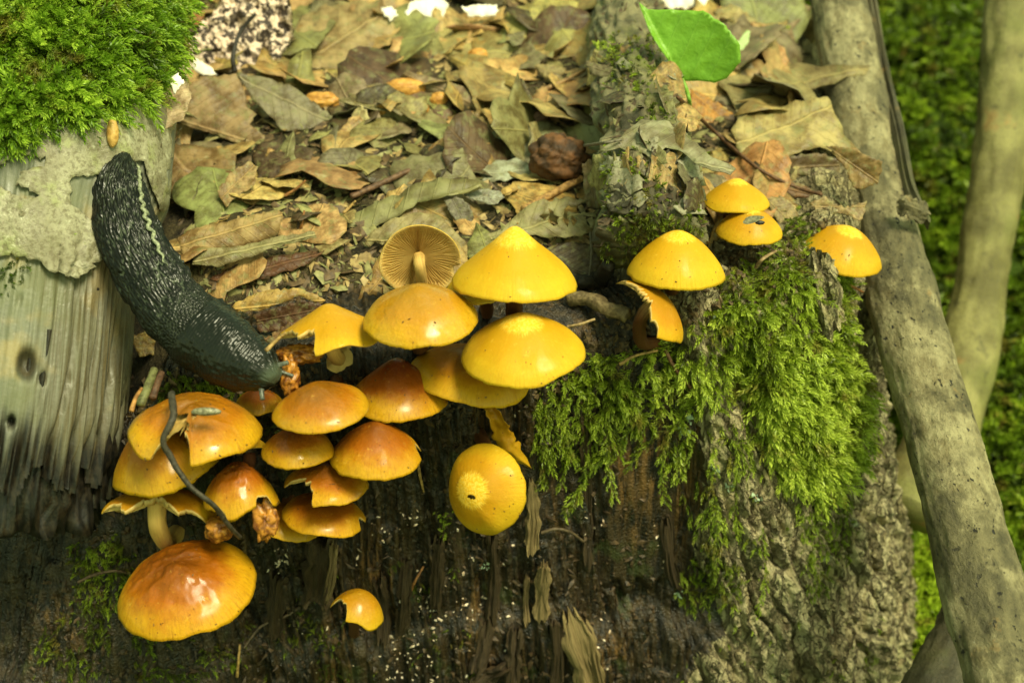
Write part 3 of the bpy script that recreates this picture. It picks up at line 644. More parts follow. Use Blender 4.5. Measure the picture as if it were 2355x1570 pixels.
splinter([(1212, 1330), (1209, 1380), (1212, 1430)], .003, .002, MSPL, 18, .003)
splinter([(1165, 1535), (1125, 1555), (1085, 1580)], .007, .004, MDSP, 19, .006)
splinter([(1010, 1240), (1006, 1320), (1002, 1400)], .006, .003, MDSP, 20, .002)
splinter([(935, 1290), (930, 1370), (926, 1450)], .007, .003, MDSP, 21, .002)
splinter([(1135, 1240), (1138, 1330), (1132, 1420)], .006, .003, MDSP, 22, .002)
splinter([(1120, 1430), (1110, 1490), (1095, 1545)], .008, .004, MDSP, 23, .003)
splinter([(1185, 1450), (1180, 1510), (1176, 1580)], .007, .004, MDSP, 24, .003)
splinter([(640, 1320), (634, 1400), (630, 1470)], .009, .004, MDSP, 25, .002)
splinter([(870, 1330), (880, 1400), (878, 1480)], .007, .004, MDSP, 26, .002)
splinter([(1345, 1010), (1352, 1150), (1350, 1290)], .005, .003, MDSP, 27, .002)
splinter([(1530, 1200), (1540, 1290), (1556, 1350)], .006, .003, MDSP, 28, .002)

def bark_tip():
    h = cast([BS], 1895, 690)[0]
    o = strip('bark_tip', [(1915, 760, h-.003), (1905, 700, h-.006), (1893, 640, h-.009), (1885, 585, h-.010)], .0135, .007, MB, STUMP, SBASE, 50, 31); o['label'] = 'broken bark tip standing up at the stump edge'
bark_tip()

_rng = np.random.default_rng(12)
for i in range(16):                                           # flaking bark plates on the mossy branch
    x = _rng.uniform(1400, 1600); y = _rng.uniform(150, 500); a = np.linspace(0, 2*math.pi, 9, endpoint=False); r = _rng.uniform(16, 42)
    pl = [(x+r*_rng.uniform(.6, 1.3)*math.cos(q), y+.75*r*_rng.uniform(.6, 1.3)*math.sin(q)) for q in a]
    try: draped('bark_flake', pl, [MOSB[2]], lambda X, Y: .0018+.00006*np.hypot(X-x, Y-y)+.0006*vn(X*.05, Y*.05), .0010, MTB if i % 3 else MDB, MOSB[0], MOSB[1], 7, 2.2, seed=i)
    except Exception as ex: print('flake', ex)
# ================================================================== MUSHROOMS
CAPB = []
def mushroom(label, c, z, R, e, phi=0, H=.6, p=2.0, umbo=.12, orange=.3, scaly=0., wet=.3, bites=(), holes=(), wave=.03, dent=0., seed=0, gills=True, d=None, pale=0., stipe=True, base=None, ring=False, flare=0., ng=70, gdep=.10, stw=1.0, seam=()):
    if d is None: C = WZ(c[0], c[1], z)
    else: C = W(c[0], c[1], d)
    dd = depth_of(C); R = R*PX*dd; H = H*R
    E, PH = math.radians(e), math.radians(phi)
    ax = math.cos(E)*math.sin(PH)*RT+math.cos(E)*math.cos(PH)*UP-math.sin(E)*FW
    X = math.cos(PH)*RT-math.sin(PH)*UP; Y = np.cross(ax, X)
    na, nr, ni = 148, 36, 12
    th = np.linspace(0, 2*math.pi, na, endpoint=False); ct, stt = np.cos(th), np.sin(th)
    rho = 1+wave*.9*vn(ct*1.3+seed, stt*1.3, 0, seed)+.007*vn(ct*7, stt*7, seed, seed+1)+.0025*vn(th*24, th*0, seed, 5)
    cut = np.zeros(na)
    for (bt, bw, bd) in bites:
        dl = np.abs((np.degrees(th)-bt+180) % 360-180)/bw
        jag = 1+.10*vn(th*7, th*0, seed, 3)+.10*vn(th*22, th*0, seed, 4)
        cut = np.maximum(cut, np.where(dl < 1, bd*np.sqrt(np.clip(1-dl**2.6, 0, 1))*jag, 0))
    rho = rho*(1-cut)
    def zt(r, a):
        r = np.asarray(r); base_z = H*((1-umbo)*(1-np.clip(r, 0, 1.2)**p)+umbo*np.exp(-(r/.30)**2))
        base_z = base_z-R*.055*np.clip((r-.86)/.14, 0, 1.5)**2+flare*R*np.clip(r-.55, 0, 1)**2
        ca, sa = np.cos(a), np.sin(a)
        base_z = base_z+R*wave*1.6*vn(ca*1.6+seed*.37, sa*1.6, 0, seed+7)*r**2.2+R*.012*vn(ca*r*3+seed, sa*r*3, 0, seed+8)
        if dent: base_z = base_z+R*dent*(fbm(ca*r*2.6, sa*r*2.6, seed, 3, seed+9)-.6*np.abs(vn(ca*r*4.5, sa*r*4.5, seed, seed+10))-.30*np.abs(vn(ca*r*10, sa*r*10, seed, seed+11))-.12*np.abs(vn(ca*r*22, sa*r*22, seed, seed+12)))*np.exp(-(r/.75)**4)
        for (st_, sw_, sd_) in seam:
            dl = np.abs((np.degrees(a)-st_+180) % 360-180)/sw_
            base_z = base_z-R*sd_*np.exp(-dl**2)*np.clip(r*1.6, 0, 1)
        return base_z
    t = np.linspace(0.004, 1, nr)**.9
    rr = t[:, None]*rho[None, :]; A = np.broadcast_to(th, rr.shape)
    zo = zt(rr, A)
    fl = lambda r: R*(.034+.13*np.clip(1-r, 0, 1)**.8)
    ti = np.linspace(1, 0.004, ni); ri = ti[:, None]*rho[None, :]*.985; Ai = np.broadcast_to(th, ri.shape); zi = zt(ri, Ai)-fl(ri)
    L = lambda r, a, zz: C+R*r[..., None]*(np.cos(a)[..., None]*X+np.sin(a)[..., None]*Y)+zz[..., None]*ax
    V = np.concatenate([L(rr, A, zo).reshape(-1, 3), L(ri, Ai, zi).reshape(-1, 3)]); F = gf(nr+ni, na, True)
    uv = np.concatenate([np.stack([A/(2*math.pi), rr], -1).reshape(-1, 2), np.stack([Ai/(2*math.pi), ri*0+.96], -1).reshape(-1, 2)])
    # close the pole
    lx = np.concatenate([(rr*ct).ravel(), (ri*ct).ravel()]); ly = np.concatenate([(rr*stt).ravel(), (ri*stt).ravel()])
    keep = np.ones(len(F), bool); fc = lx[F].mean(1), ly[F].mean(1)
    for (ha, hr, hw, hh) in holes:
        hx, hy = hr*math.cos(math.radians(ha)), hr*math.sin(math.radians(ha))
        q = np.hypot((fc[0]-hx)/hw, (fc[1]-hy)/hh)+.22*vn(fc[0]*9, fc[1]*9, 0, seed)+.12*vn(fc[0]*25, fc[1]*25, 0, seed)
        keep &= q > 1
    F = F[keep][:, ::-1]
    CAPB.append(bvh_of(V, F))
    # base on the wood or the litter
    hub = C+ax*(zt(np.array(0.), np.array(0.))-fl(np.array(0.)))
    if base is not None: B = base
    else:
        guess = C-ax*R*.55+np.array([0, .034, -.004]); best = None
        for b in (BS, BL):
            q = b.find_nearest(Vector(guess))
            if q[0] is not None and (best is None or q[3] < best[1]): best = (np.array(q[0]), q[3], np.array(q[1]))
        nn = best[2]; nn = nn if np.dot(nn, CAM-best[0]) > 0 else -nn
        B = best[0]-nn*.003
    root = thing('mushroom', label, 'mushroom', B, 'mushrooms growing on the stump')
    capo = mk('cap', V, F, MC, root, uv=uv, base=B, att={'orange': orange, 'scaly': scaly, 'wet': wet, 'flesh': np.concatenate([((np.arange(nr) == nr-1)[:, None]*(cut > .03)[None, :]).astype(float).ravel(), np.ones(ni*na)])})
    if gills:
        K = 7; gV, gF = [], []; 
        for i in range(ng*2):
            a = 2*math.pi*i/(ng*2); ro = np.interp(a, th, rho, period=2*math.pi)*.975
            r0 = .16 if i % 2 == 0 else .55
            if ro < r0+.06: continue
            r = np.linspace(r0, ro, K); aw = a+.05*vn(r*5+i*.13, r*0+i*.3, 0, seed)*sm(.0, .6, r)
            dp = gdep*R*(1.0 if i % 2 == 0 else .6)*np.clip(np.minimum((ro-r)/.35, 1), 0, 1)**.7
            if i % 2: dp = dp*np.clip((r-r0)/.2, 0, 1)
            z1 = zt(r, aw)-fl(r)+R*.005; z2 = z1-dp-R*.008
            hw = .007; v = np.concatenate([L(r, aw, z1), L(r, aw+hw*0, z2)]); n0 = len(gV)*2*K
            gV.append(v); k = np.arange(K-1); gF.append(n0+np.stack([k, k+1, K+k+1, K+k], -1))
        if gV: mk('gills', np.concatenate(gV), np.concatenate(gF), MG, capo, base=B, smooth=False)
    if stipe:
        sw = R*.085*stw+.0011
        pth = spline([hub, C-ax*R*.22, .5*(C-ax*R*.8)+.5*B, B], 26)
        rad = sw*(1+.25*np.linspace(1, 0, 26)**6+.15*np.linspace(0, 1, 26))
        sV, sF, suv = tube(pth, rad, 14, lambda s, a: sw*.10*vn(a*3, s*60, seed, 5)+sw*.06*vn(a*5, s*300, seed, 6))
        sto = mk('stipe', sV, sF, MS, root, uv=suv, base=B, att={'pale': pale})
        if ring:
            k = 13; T, N, Bn = frames(pth); aa = np.linspace(0, 2*math.pi, 28, endpoint=False)
            rr2 = np.array([.9, 1.35, 1.75])*sw; vv = []
            for j, q in enumerate(rr2):
                rj = q*(1+.12*j*vn(aa*2, aa*0, seed, 4)); vv.append(pth[k]+T[k]*(.0006*j+.0007*j*vn(aa*3, aa*0, seed, 5))[:, None]+rj[:, None]*(np.cos(aa)[:, None]*N[k]+np.sin(aa)[:, None]*Bn[k]))
            mk('ring', np.concatenate(vv), gf(3, 28, True), MG, sto, base=B)
    return root, C, ax, R

# -- the yellow group on the upper edge
mushroom('tall bell-shaped yellow mushroom cap standing above the gilled and glossy caps', (1182, 640), .036, 145, 22, 1, .86, 1.45, .16, .08, 1, .12, seed=1, wave=.02)
mushroom('small yellow mushroom cap half hidden behind the tall bell-shaped one', (1112, 655), .030, 94, 24, -10, .45, 2, .1, .15, 0, .4, seed=2, d=.568)
mushroom('tipped-over yellow mushroom showing its tan gills beside the bell-shaped cap', (964, 600), .03, 92, -62, -12, .42, 2, .05, .12, 0, .1, seed=3, d=.592, ng=72, gdep=.08, wave=.05, base=WZ(975, 660, .0), bites=[(28, 9, .10)], stw=.8, pale=1.)
mushroom('glossy amber mushroom cap in front of the upturned gilled one', (967, 728), .030, 133, 31, -1, .60, 2.0, .14, .48, 0, .95, seed=4, wave=.02)
mushroom('broad yellow mushroom cap with a scaly pale crown, lowest of the yellow group', (1203, 806), .016, 143, 31, -3, .66, 1.7, .12, .16, 1, .16, seed=5, wave=.02)
mushroom('flat orange mushroom cap with a wavy yellow rim tucked under the broad yellow one', (1083, 858), -.002, 141, 24, 11, .36, 2.6, .05, .72, 0, .3, seed=6, wave=.035, d=.572)
mushroom('torn yellow mushroom with exposed gills on a bare stalk near the slug head', (762, 775), .020, 130, 16, -4, .60, 1.7, .16, .26, 0, .45, bites=[(243, 15, .42), (212, 24, .30), (190, 12, .12)], seed=7, pale=.85, wave=.06, ring=True, d=.556, flare=.25, base=None, ng=60, gdep=.16)
mushroom('dark orange glossy mushroom cap behind the round wet one', (914, 915), -.002, 115, 21, 1, .84, 1.7, .12, 1.0, 0, .75, seed=8, wave=.03, d=.565)
mushroom('wet orange mushroom cap with a low hump right below the slug head', (736, 936), .0, 111, 27, -6, .54, 1.9, .12, .80, 0, .95, dent=.015, seed=9, wave=.02, d=.538)
mushroom('small round wet orange cap squeezed under the humped one', (683, 1035), -.03, 83, 24, 0, .66, 2.3, .06, .95, 0, .9, dent=.03, wave=.05, seed=10, d=.548)
mushroom('orange mushroom cap with a notch bitten from its outer rim', (866, 1046), -.03, 106, 24, 2, .80, 1.9, .10, .92, 0, .55, bites=[(8, 11, .15)], seed=11, d=.553)
mushroom('wet orange cap with a big bite showing the dark gap below it', (750, 1112), -.045, 97, 24, 4, .52, 2, .08, .9, 0, .95, dent=.04, bites=[(228, 30, .40)], seed=12, wave=.04, d=.557)
mushroom('orange mushroom cap with a bitten edge under the big-bite cap', (745, 1182), -.065, 97, 21, 8, .42, 2.4, .05, .95, 0, .5, bites=[(350, 8, .12)], seed=13, wave=.04, d=.570)
mushroom('lowest small orange cap peeping out under the stacked bitten caps', (658, 1200), -.07, 76, 19, 17, .55, 2, .05, .78, 0, .4, seed=14, d=.580)
mushroom('shrivelled brown-orange bell cap rotting at its rim behind the dark curling twig', (551, 1148), -.05, 85, 13, -4, 1.05, 2.4, .05, .95, 0, .5, bites=[(322, 15, .10), (250, 10, .05)], seed=15, wave=.08, dent=.12, d=.552)
mushroom('orange cap with a large torn hole under the grey seed husk', (449, 985), -.01, 152, 24, 5, .50, 2.1, .04, .78, 0, .8, dent=.05, bites=[(262, 17, .42)], holes=[(255, .50, .16, .20), (283, .36, .045, .09)], seed=16, wave=.07, d=.540, seam=[(235, 16, .10)])
mushroom('smooth orange cap leaning against the log under the holed cap', (380, 1072), -.04, 124, 22, -13, .95, 1.9, .06, .80, 0, .45, seed=17, d=.558, wave=.03)
mushroom('torn mushroom with its front broken open to a pale curved stalk', (362, 1178), -.06, 126, 8, 2, .48, 2.2, .05, .66, 0, .4, bites=[(275, 40, .56), (222, 20, .30), (325, 16, .25)], seed=18, wave=.09, d=.560, pale=1., stw=1.2, base=cast([BS], 405, 1225)[1], gdep=.14)
mushroom('largest amber cap with a wrinkled brown crown at the foot of the cluster', (426, 1352), -.10, 161, 33, -11, .60, 2.0, .06, .92, 0, .38, seed=19, wave=.03, dent=.075, d=.560)
mushroom('small orange mushroom alone on the rotten wood below, its torn side showing gills', (820, 1404), -.12, 63, 18, 12, .85, 2.3, .05, .50, 0, .6, base=cast([BS], 815, 1455)[1], bites=[(222, 32, .34)], seed=20, wave=.07, d=.600)
mushroom('round amber cap turned outward with a pale scaly disc on the black wood', (1115, 1124), -.055, 106, 58, -88, .62, 2.1, .05, .36, 1.5, .2, holes=[(200, .13, .045, .085)], seed=21, wave=.03, d=.560)
# -- the right-hand group
mushroom('smooth yellow bell cap with a pale crown below the mossy branch end', (1555, 622), .022, 113, 22, 1, .84, 1.9, .05, .10, 1.1, .12, seed=22, wave=.02)
mushroom('broken yellow-orange cap torn in half under the smooth bell cap', (1488, 716), .012, 108, 24, 36, .50, 2.2, .05, .52, 0, .2, bites=[(225, 58, .60), (282, 14, .22), (165, 16, .25)], seed=23, wave=.06, stw=.9, base=cast([BS, BL], 1508, 790)[1])
mushroom('small yellow cap against the dead leaves, upper one of a pair', (1692, 462), .026, 77, 23, 1, .70, 1.7, .10, .18, .8, .12, seed=24, wave=.03)
mushroom('small yellow cap carrying a dark fly, lower one of a pair', (1722, 530), .018, 78, 28, -2, .72, 2.0, .08, .30, .6, .2, seed=25, wave=.03)
mushroom('yellow cap half hidden behind the bark tip next to the leaning pole', (1932, 588), .020, 99, 30, 14, .72, 2.1, .05, .30, .9, .2, seed=26, wave=.03, d=.640)
mushroom('dark orange cap hidden in shade under the slug head', (595, 925), .0, 55, 24, 0, .6, 2, .05, .95, 0, .5, seed=27, d=.572)
mushroom('tan gilled cap edge jutting out beneath the holed cap', (548, 1020), -.02, 66, 4, 4, .40, 2, .05, .55, 0, .3, seed=28, d=.562, ng=60)

# curled orange remnant of a stalk
def remnant():
    ctl = [(1118, 928, .004), (1140, 960, .010), (1155, 1000, .013), (1178, 1040, .014), (1222, 1075, .010)]
    pts = [on_stump(*c) for c in ctl]; P = spline([W(*c) for c in pts], 40); T, N, B = frames(P, -FW)
    t = np.linspace(0, 1, 40); wv = np.interp(t, [0, .25, .5, .8, 1], [.0022, .0030, .0042, .0042, .0006]); x = np.linspace(-1, 1, 9)
    V = P[:, None]+B[:, None]*(wv[:, None]*x)[..., None]+N[:, None]*(.0035*(x**2)[None, :]*np.sin(t*5+.6)[:, None]+.0010*vn(t[:, None]*14, x[None, :]*3, 0, 3))[..., None]
    V = V+B[:, None]*(.0010*vn(t[:, None]*20, x[None, :]*0, 0, 8)*np.abs(x)[None, :])[..., None]
    V = V.reshape(-1, 3); F = gf(40, 9); tri = np.concatenate([F[:, [0, 1, 2]], F[:, [0, 2, 3]]])
    Vs, Fs = solid(V, tri, np.repeat(N, 9, 0), .0008)
    u = np.stack([np.tile(x, 40), np.repeat(.55+.3*t, 9)], -1)
    tag(mk('mushroom_remnant', Vs, Fs, MC, uv=np.vstack([u, u]), base=P[0], att={'orange': .4, 'scaly': 0, 'wet': .3, 'flesh': 0}), 'curled orange shred of mushroom stalk hanging above the outward-turned cap', 'mushroom')
remnant()
def blob(name, label, cat, px, py, d, r, mat, seed, squash=(1, 1, 1), amp=.35, parent=None, base=None, n=26):
    u = np.linspace(0, math.pi, n); v = np.linspace(0, 2*math.pi, 2*n, endpoint=False); U, Vv = np.meshgrid(u, v, indexing='ij')
    D = np.stack([np.sin(U)*np.cos(Vv), np.sin(U)*np.sin(Vv), np.cos(U)], -1)
    rr = r*(1+amp*fbm(D[..., 0]*2.5+seed, D[..., 1]*2.5, D[..., 2]*2.5, 4, seed))
    c = W(px, py, d); V = c+rr[..., None]*(D[..., 0:1]*RT*squash[0]+D[..., 1:2]*UP*squash[1]-D[..., 2:3]*FW*squash[2])
    return mk(name, V.reshape(-1, 3), gf(n, 2*n, True), mat, parent, base=c if base is None else base) if label is None else tag(mk(name, V.reshape(-1, 3), gf(n, 2*n, True), mat, base=c), label, cat)
blob('rotting_mushroom', 'ragged orange lump of rotten mushroom under the dark curling twig', 'mushroom', 502, 1217, .553, .0052, MRB, 3)
blob('rotting_mushroom', 'slimy brown pulp of a decayed cap dripping beside the shrivelled bell cap', 'mushroom', 612, 1192, .551, .0060, MRB, 5, (.8, 1.3, .5), .6)
blob('rotting_mushroom', 'wet brown mushroom scrap hanging under the slug head', 'mushroom', 668, 862, .548, .0048, MRB, 8, (.8, 1.5, .8), .5)
blob('rotting_mushroom', 'shiny brown mushroom scrap between slug head and torn yellow cap', 'mushroom', 690, 815, .560, .0065, MRB, 9, (1.4, .6, .8), .5)

# ================================================================== SLUG
def slug():
    ctl = [(292, 344, .578), (276, 385, .575), (270, 440, .572), (292, 530, .566), (338, 622, .562), (392, 700, .558), (458, 762, .554), (530, 812, .549), (590, 848, .545), (624, 872, .543), (634, 881, .5425)]
    hw = [4, 42, 60, 70, 73, 75, 79, 74, 53, 35, 8]
    n, m = 500, 270
    P = spline([W(*c) for c in ctl], 1400); R0 = spline([[h] for h in hw], 1400)[:, 0]*PX*np.interp(np.linspace(0, 1, 1400), [0, 1], [.577, .543])
    s = np.concatenate([[0], np.cumsum(np.linalg.norm(np.diff(P, axis=0), axis=1))]); sl = np.linspace(0, s[-1], n)
    P = np.stack([np.interp(sl, s, P[:, i]) for i in range(3)], -1); R = np.interp(sl, s, R0); Ls = s[-1]
    # round the two ends
    T = unit(np.gradient(P, axis=0)); nf = -FW; Nn = unit(nf-(T@nf)[:, None]*T); B = np.cross(Nn, T)   # B to the picture's right/up side
    B = B*np.sign(B[n//2]@RT)
    ph = np.linspace(0, 2*math.pi, m, endpoint=False); A = np.broadcast_to(ph, (n, m)); q = np.broadcast_to((sl/Ls)[:, None], (n, m)); SS = np.broadcast_to(sl[:, None], (n, m))
    wdt = R[:, None]; arc = np.broadcast_to(A, (n, m))*.0145
    man = sm(.685, .700, q+.010*np.cos(A*2)); head = sm(.93, .975, q)
    # tubercles: long cells running along the body
    wob = .00045*vn(SS*170, arc*260, 0, 4)
    f1, f2, idv = voro(SS/.0085+.5*vn(arc*500, SS*0, 0, 2), (arc+wob)/.00140, 6)
    net = sm(.03, .36, f2-f1)
    fine = sm(.02, .35, voro(SS/.0017, arc/.0012, 9)[1]-voro(SS/.0017, arc/.0012, 9)[0])
    zone = sm(.56, .68, q)*(1-man)                      # smaller, rounder tubercles next to the mantle
    tub = net*(1-zone)+fine*zone
    dors = sm(-.5, .1, np.sin(A))
    rid = .5+.5*np.sin(SS*2*math.pi/.00125+2.2*vn(SS*160, arc*130, 0, 3)+1.6*np.cos(A-1.2))
    hgt = (1-man)*(.00085*tub*(.6+.6*idv)+.0001*vn(SS*900, arc*900, 0, 7))*np.clip(q*14, .25, 1)+man*(.00017*rid*(1-head)+.00025*vn(SS*700, arc*700, 0, 8)+.0010*(1-head))
    hgt = hgt+.0007*vn(SS*120, arc*90, 0, 12)
    rr = wdt+hgt
    flat = np.where(np.sin(A) < 0, .55, .86)
    V = P[:, None]+rr[..., None]*np.cos(A)[..., None]*B[:, None]+(rr*flat)[..., None]*np.sin(A)[..., None]*Nn[:, None]
    # frilled foot edge
    foot = np.exp(-((np.sin(A)+.05)/.12)**2)*.0008*vn(SS*420, A*0, 0, 13)
    V = V+foot[..., None]*np.cos(A)[..., None]*B[:, None]
    Vf = np.vstack([V.reshape(-1, 3), P[0], P[-1]]); k = n*m; a = np.arange(m); b = (a+1) % m
    F = [gf(n, m, True), np.stack([np.full(m, k), b, a], -1), np.stack([np.full(m, k+1), (n-1)*m+a, (n-1)*m+b], -1)]
    ex = np.zeros(2); base = P[n//2]-Nn[n//2]*.008
    groove = (1-man)*((1-sm(.02, .17, f2-f1))*(1-zone)+.5*(1-fine)*zone)*dors
    pale = np.clip(.9*sm(.955, .985, q)*sm(-.2, .5, np.cos(A-.4))+.5*sm(.06, .0, np.abs(np.sin(A)+.08))*0, 0, 1)
    root = thing('slug', 'large black keeled slug crawling down from the log onto the mushrooms', 'slug', base)
    mk('body', Vf, F, MSL, root, base=base, att={'groove': np.concatenate([groove.ravel(), ex]), 'mantle': np.concatenate([man.ravel(), ex]), 'pale': np.concatenate([pale.ravel(), ex+1])})
    # pale wavy keel
    i = np.arange(int(.04*n), int(.49*n)); t = np.linspace(0, 1, len(i)); ss = sl[i]
    kp = np.interp(t, [0, .2, .5, 1], [.30, .42, .62, .86])+(.045+.03*vn(ss*90, ss*0, 0, 4))*np.sin(ss*2*math.pi/.0052+3.5*vn(ss*70, ss*0))+.03*vn(ss*40, ss*0, 0, 9)
    rk = R[i]+.0011; K = P[i]+(rk*np.cos(kp))[:, None]*B[i]+(rk*.86*np.sin(kp))[:, None]*Nn[i]
    rad = .00078*np.clip(np.minimum(t*14, (1-t)*7), .12, 1)*(1+.15*vn(ss*500, ss*0, 0, 6))
    kV, kF, kuv = tube(K, rad, 10); kd = mk('keel', kV, kF, MKEEL, root, base=base); kd['label'] = 'pale wavy ridge along the back'
    # tentacles and lips
    def ten(i, p0, dirp, ln, r):
        c = P[i]+R[i]*.85*math.cos(p0)*B[i]+R[i]*.75*math.sin(p0)*Nn[i]
        pts = [c-dirp*.001, c+dirp*ln*.5, c+dirp*ln]; pp = spline(pts, 14)
        tv, tf, _ = tube(pp, r*np.interp(np.linspace(0, 1, 14), [0, .3, .8, .92, 1], [1.5, 1, .85, 1.15, .5]), 12); mk('tentacle', tv, tf, MTEN, root, base=base)
    ten(n-14, .15, unit(RT*.8+UP*.25-FW*.1), .0048, .0010); ten(n-12, 2.7, unit(RT*.15-UP*.9-FW*.3), .0048, .0010)
    ten(n-8, -.25, unit(RT*.95-UP*.35), .0055, .0007); ten(n-34, .55, unit(RT*.7+UP*.55), .0026, .0012)
    return bvh_of(Vf, F)
BSLUG = slug()
# ================================================================== DEAD LEAVES (traced outlines, laid on the litter)
BASES = [BL, BS, BLG, MOSB[2], POLE[2], BG]
def leaf(label, poly, axis, lift=.004, nrm=(0, 0, 1), curl=.25, bend=.0, crk=.10, col=(.25, .17, .07), mat=None, th=.00035, holefn=None, seed=0, name='dead_leaf', cat='leaf', jit=1.6, step=None, d=None, group=None, roll=0., fold=0.):
    p = np.array(poly, float); c = p.mean(0); size = float(np.ptp(p, axis=0).max())
    if d is None: h = cast(BASES, *c); d = h[0]-lift
    C = W(c[0], c[1], d); n = unit(nrm)
    if np.dot(n, FW) > -.12: n = unit(n-FW*.3)
    V2, F = poly_mesh(poly, step or max(5, size/26), jit, (), holefn, seed)
    r = ray(V2[:, 0], V2[:, 1]); tt = np.dot(C-CAM, n)/(r@n); P = CAM+tt[:, None]*r
    a3 = []
    for q in axis: rq = ray(*q); a3.append(CAM+np.dot(C-CAM, n)/np.dot(rq, n)*rq)
    u = unit(a3[1]-a3[0]); v = np.cross(n, u); half = .5*max(np.ptp((P-C)@u), np.ptp((P-C)@v))
    a = ((P-C)@u)/half; b = ((P-a3[0])@v)/half
    hgt = half*(fold*np.abs(b)+curl*b*b+bend*a*a+crk*fbm(a*1.7+seed, b*1.7, 0, 3, seed)+.035*np.exp(-(b/.05)**2)*-1+.02*np.sin((a-.75*np.abs(b))*17)*np.clip(np.abs(b)*3, 0, 1)+.03*fbm(a*7, b*7, seed, 2, seed+2))
    P = P+n*hgt[:, None]
    if roll:                                            # roll the far side over into a tube
        an = np.clip(np.abs(b)-.25, 0, 2)*roll; P = P-v*(np.sign(b)*(np.clip(np.abs(b)-.25, 0, 2)-np.sin(an)/roll)*half)[:, None]+n*((1-np.cos(an))/roll*half)[:, None]
    Vs, Fs = solid(P, F[:, ::-1], np.broadcast_to(n, P.shape), th)
    uv = np.stack([a, b], -1); o = mk(name, Vs, Fs, mat or MLF, uv=np.vstack([uv, uv]), base=C)
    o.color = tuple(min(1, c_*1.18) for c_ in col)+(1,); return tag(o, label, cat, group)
LB = 1.18
TAN, BRN, GRY, OLV, YEL, DRK, ORG = (.30, .20, .085), (.20, .115, .045), (.20, .17, .10), (.21, .19, .075), (.42, .30, .10), (.06, .034, .016), (.36, .15, .03)
leaf('wide brown beech-like leaf standing folded in the litter behind the slug', [(412, 262), (425, 200), (470, 172), (540, 165), (558, 200), (568, 245), (590, 262), (575, 285), (612, 318), (635, 352), (560, 335), (480, 305), (415, 285)], [(415, 275), (630, 345)], .022, (.05, -.75, .6), -.15, 0, .06, (.27, .18, .085), seed=1)
leaf('grey-brown folded leaf leaning beside the wide brown leaf', [(545, 172), (600, 178), (680, 205), (730, 240), (765, 270), (720, 300), (650, 308), (620, 270), (575, 225)], [(550, 180), (760, 280)], .016, (.1, -.6, .75), .25, .05, .05, GRY, seed=2)
leaf('dark-edged leaf lying flat beside the slug back', [(388, 330), (470, 335), (545, 360), (540, 410), (500, 450), (480, 500), (430, 480), (390, 455)], [(390, 340), (500, 490)], .008, (0, -.35, .9), .1, 0, .08, (.24, .155, .06), seed=3)
leaf('small curled ochre leaf piece resting on the dark-edged leaf', [(500, 440), (530, 400), (575, 370), (592, 385), (585, 430), (545, 455), (520, 478)], [(505, 460), (590, 375)], .016, (.2, -.6, .75), .5, 0, .05, (.33, .22, .09), seed=4, roll=1.2)
leaf('rolled brown leaf lying next to the slug back', [(405, 548), (440, 522), (560, 500), (640, 482), (652, 500), (630, 540), (560, 562), (470, 585), (420, 588)], [(410, 565), (645, 495)], .012, (0, -.6, .8), -.9, 0, .04, (.32, .215, .085), seed=5)
leaf('narrow torn leaf strip with a greenish tip below the rolled leaf', [(440, 606), (465, 570), (560, 565), (650, 540), (722, 530), (728, 545), (650, 560), (590, 585), (500, 612)], [(445, 600), (725, 537)], .012, (0, -.6, .8), -.5, 0, .04, (.25, .215, .10), seed=6)
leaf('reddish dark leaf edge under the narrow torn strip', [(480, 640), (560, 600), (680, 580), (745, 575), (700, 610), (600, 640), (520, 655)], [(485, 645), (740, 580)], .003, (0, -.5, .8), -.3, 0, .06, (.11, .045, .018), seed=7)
leaf('long olive leaf arching over a dark hollow behind the gilled mushroom', [(735, 610), (745, 560), (800, 500), (850, 465), (930, 430), (1010, 405), (1095, 408), (1120, 425), (1040, 445), (960, 465), (900, 500), (860, 520), (800, 560), (790, 600)], [(740, 590), (1110, 415)], .012, (-.1, -.55, .8), -.35, -.08, .07, (.23, .215, .09), seed=8)
leaf('tan lobed oak leaf draped right behind the gilled mushroom', [(838, 560), (850, 535), (900, 500), (960, 485), (1010, 490), (1035, 515), (1075, 560), (1068, 582), (1045, 585), (1010, 570), (960, 545), (915, 535), (895, 550), (880, 562), (862, 555), (850, 566)], [(845, 550), (1070, 570)], .016, (.05, -.7, .6), -.4, -.1, .07, (.28, .225, .10), seed=9)
leaf('small grey leaf tongue poking from the dark hollow', [(1022, 462), (1050, 452), (1078, 470), (1090, 500), (1078, 522), (1055, 518), (1035, 490)], [(1040, 455), (1070, 520)], .010, (.1, -.7, .6), .2, 0, .03, (.17, .15, .105), seed=10)
leaf('grey wet flap of leaf above the dark hollow', [(1060, 440), (1100, 435), (1150, 440), (1160, 455), (1135, 472), (1095, 462)], [(1062, 445), (1155, 458)], .012, (0, -.5, .85), .2, 0, .05, (.30, .30, .24), seed=11)
leaf('lacy skeleton leaf with holes behind the bell-shaped mushroom', [(1085, 545), (1150, 525), (1190, 490), (1240, 462), (1300, 452), (1355, 460), (1372, 500), (1360, 535), (1300, 545), (1220, 540), (1150, 555), (1100, 568)], [(1090, 555), (1365, 480)], .010, (0, -.5, .85), -.15, 0, .08, (.26, .225, .10), seed=12, holefn=lambda x, y: (vn(x*.10, y*.10, 0, 4) > .42) & (x > 1230) & (y < 520))
leaf('brown spotted leaf flat behind the bell-shaped mushroom', [(1240, 585), (1290, 555), (1360, 560), (1385, 600), (1360, 660), (1310, 650), (1262, 620)], [(1245, 590), (1370, 640)], .006, (0, -.5, .85), .0, 0, .06, (.085, .06, .03), seed=13)
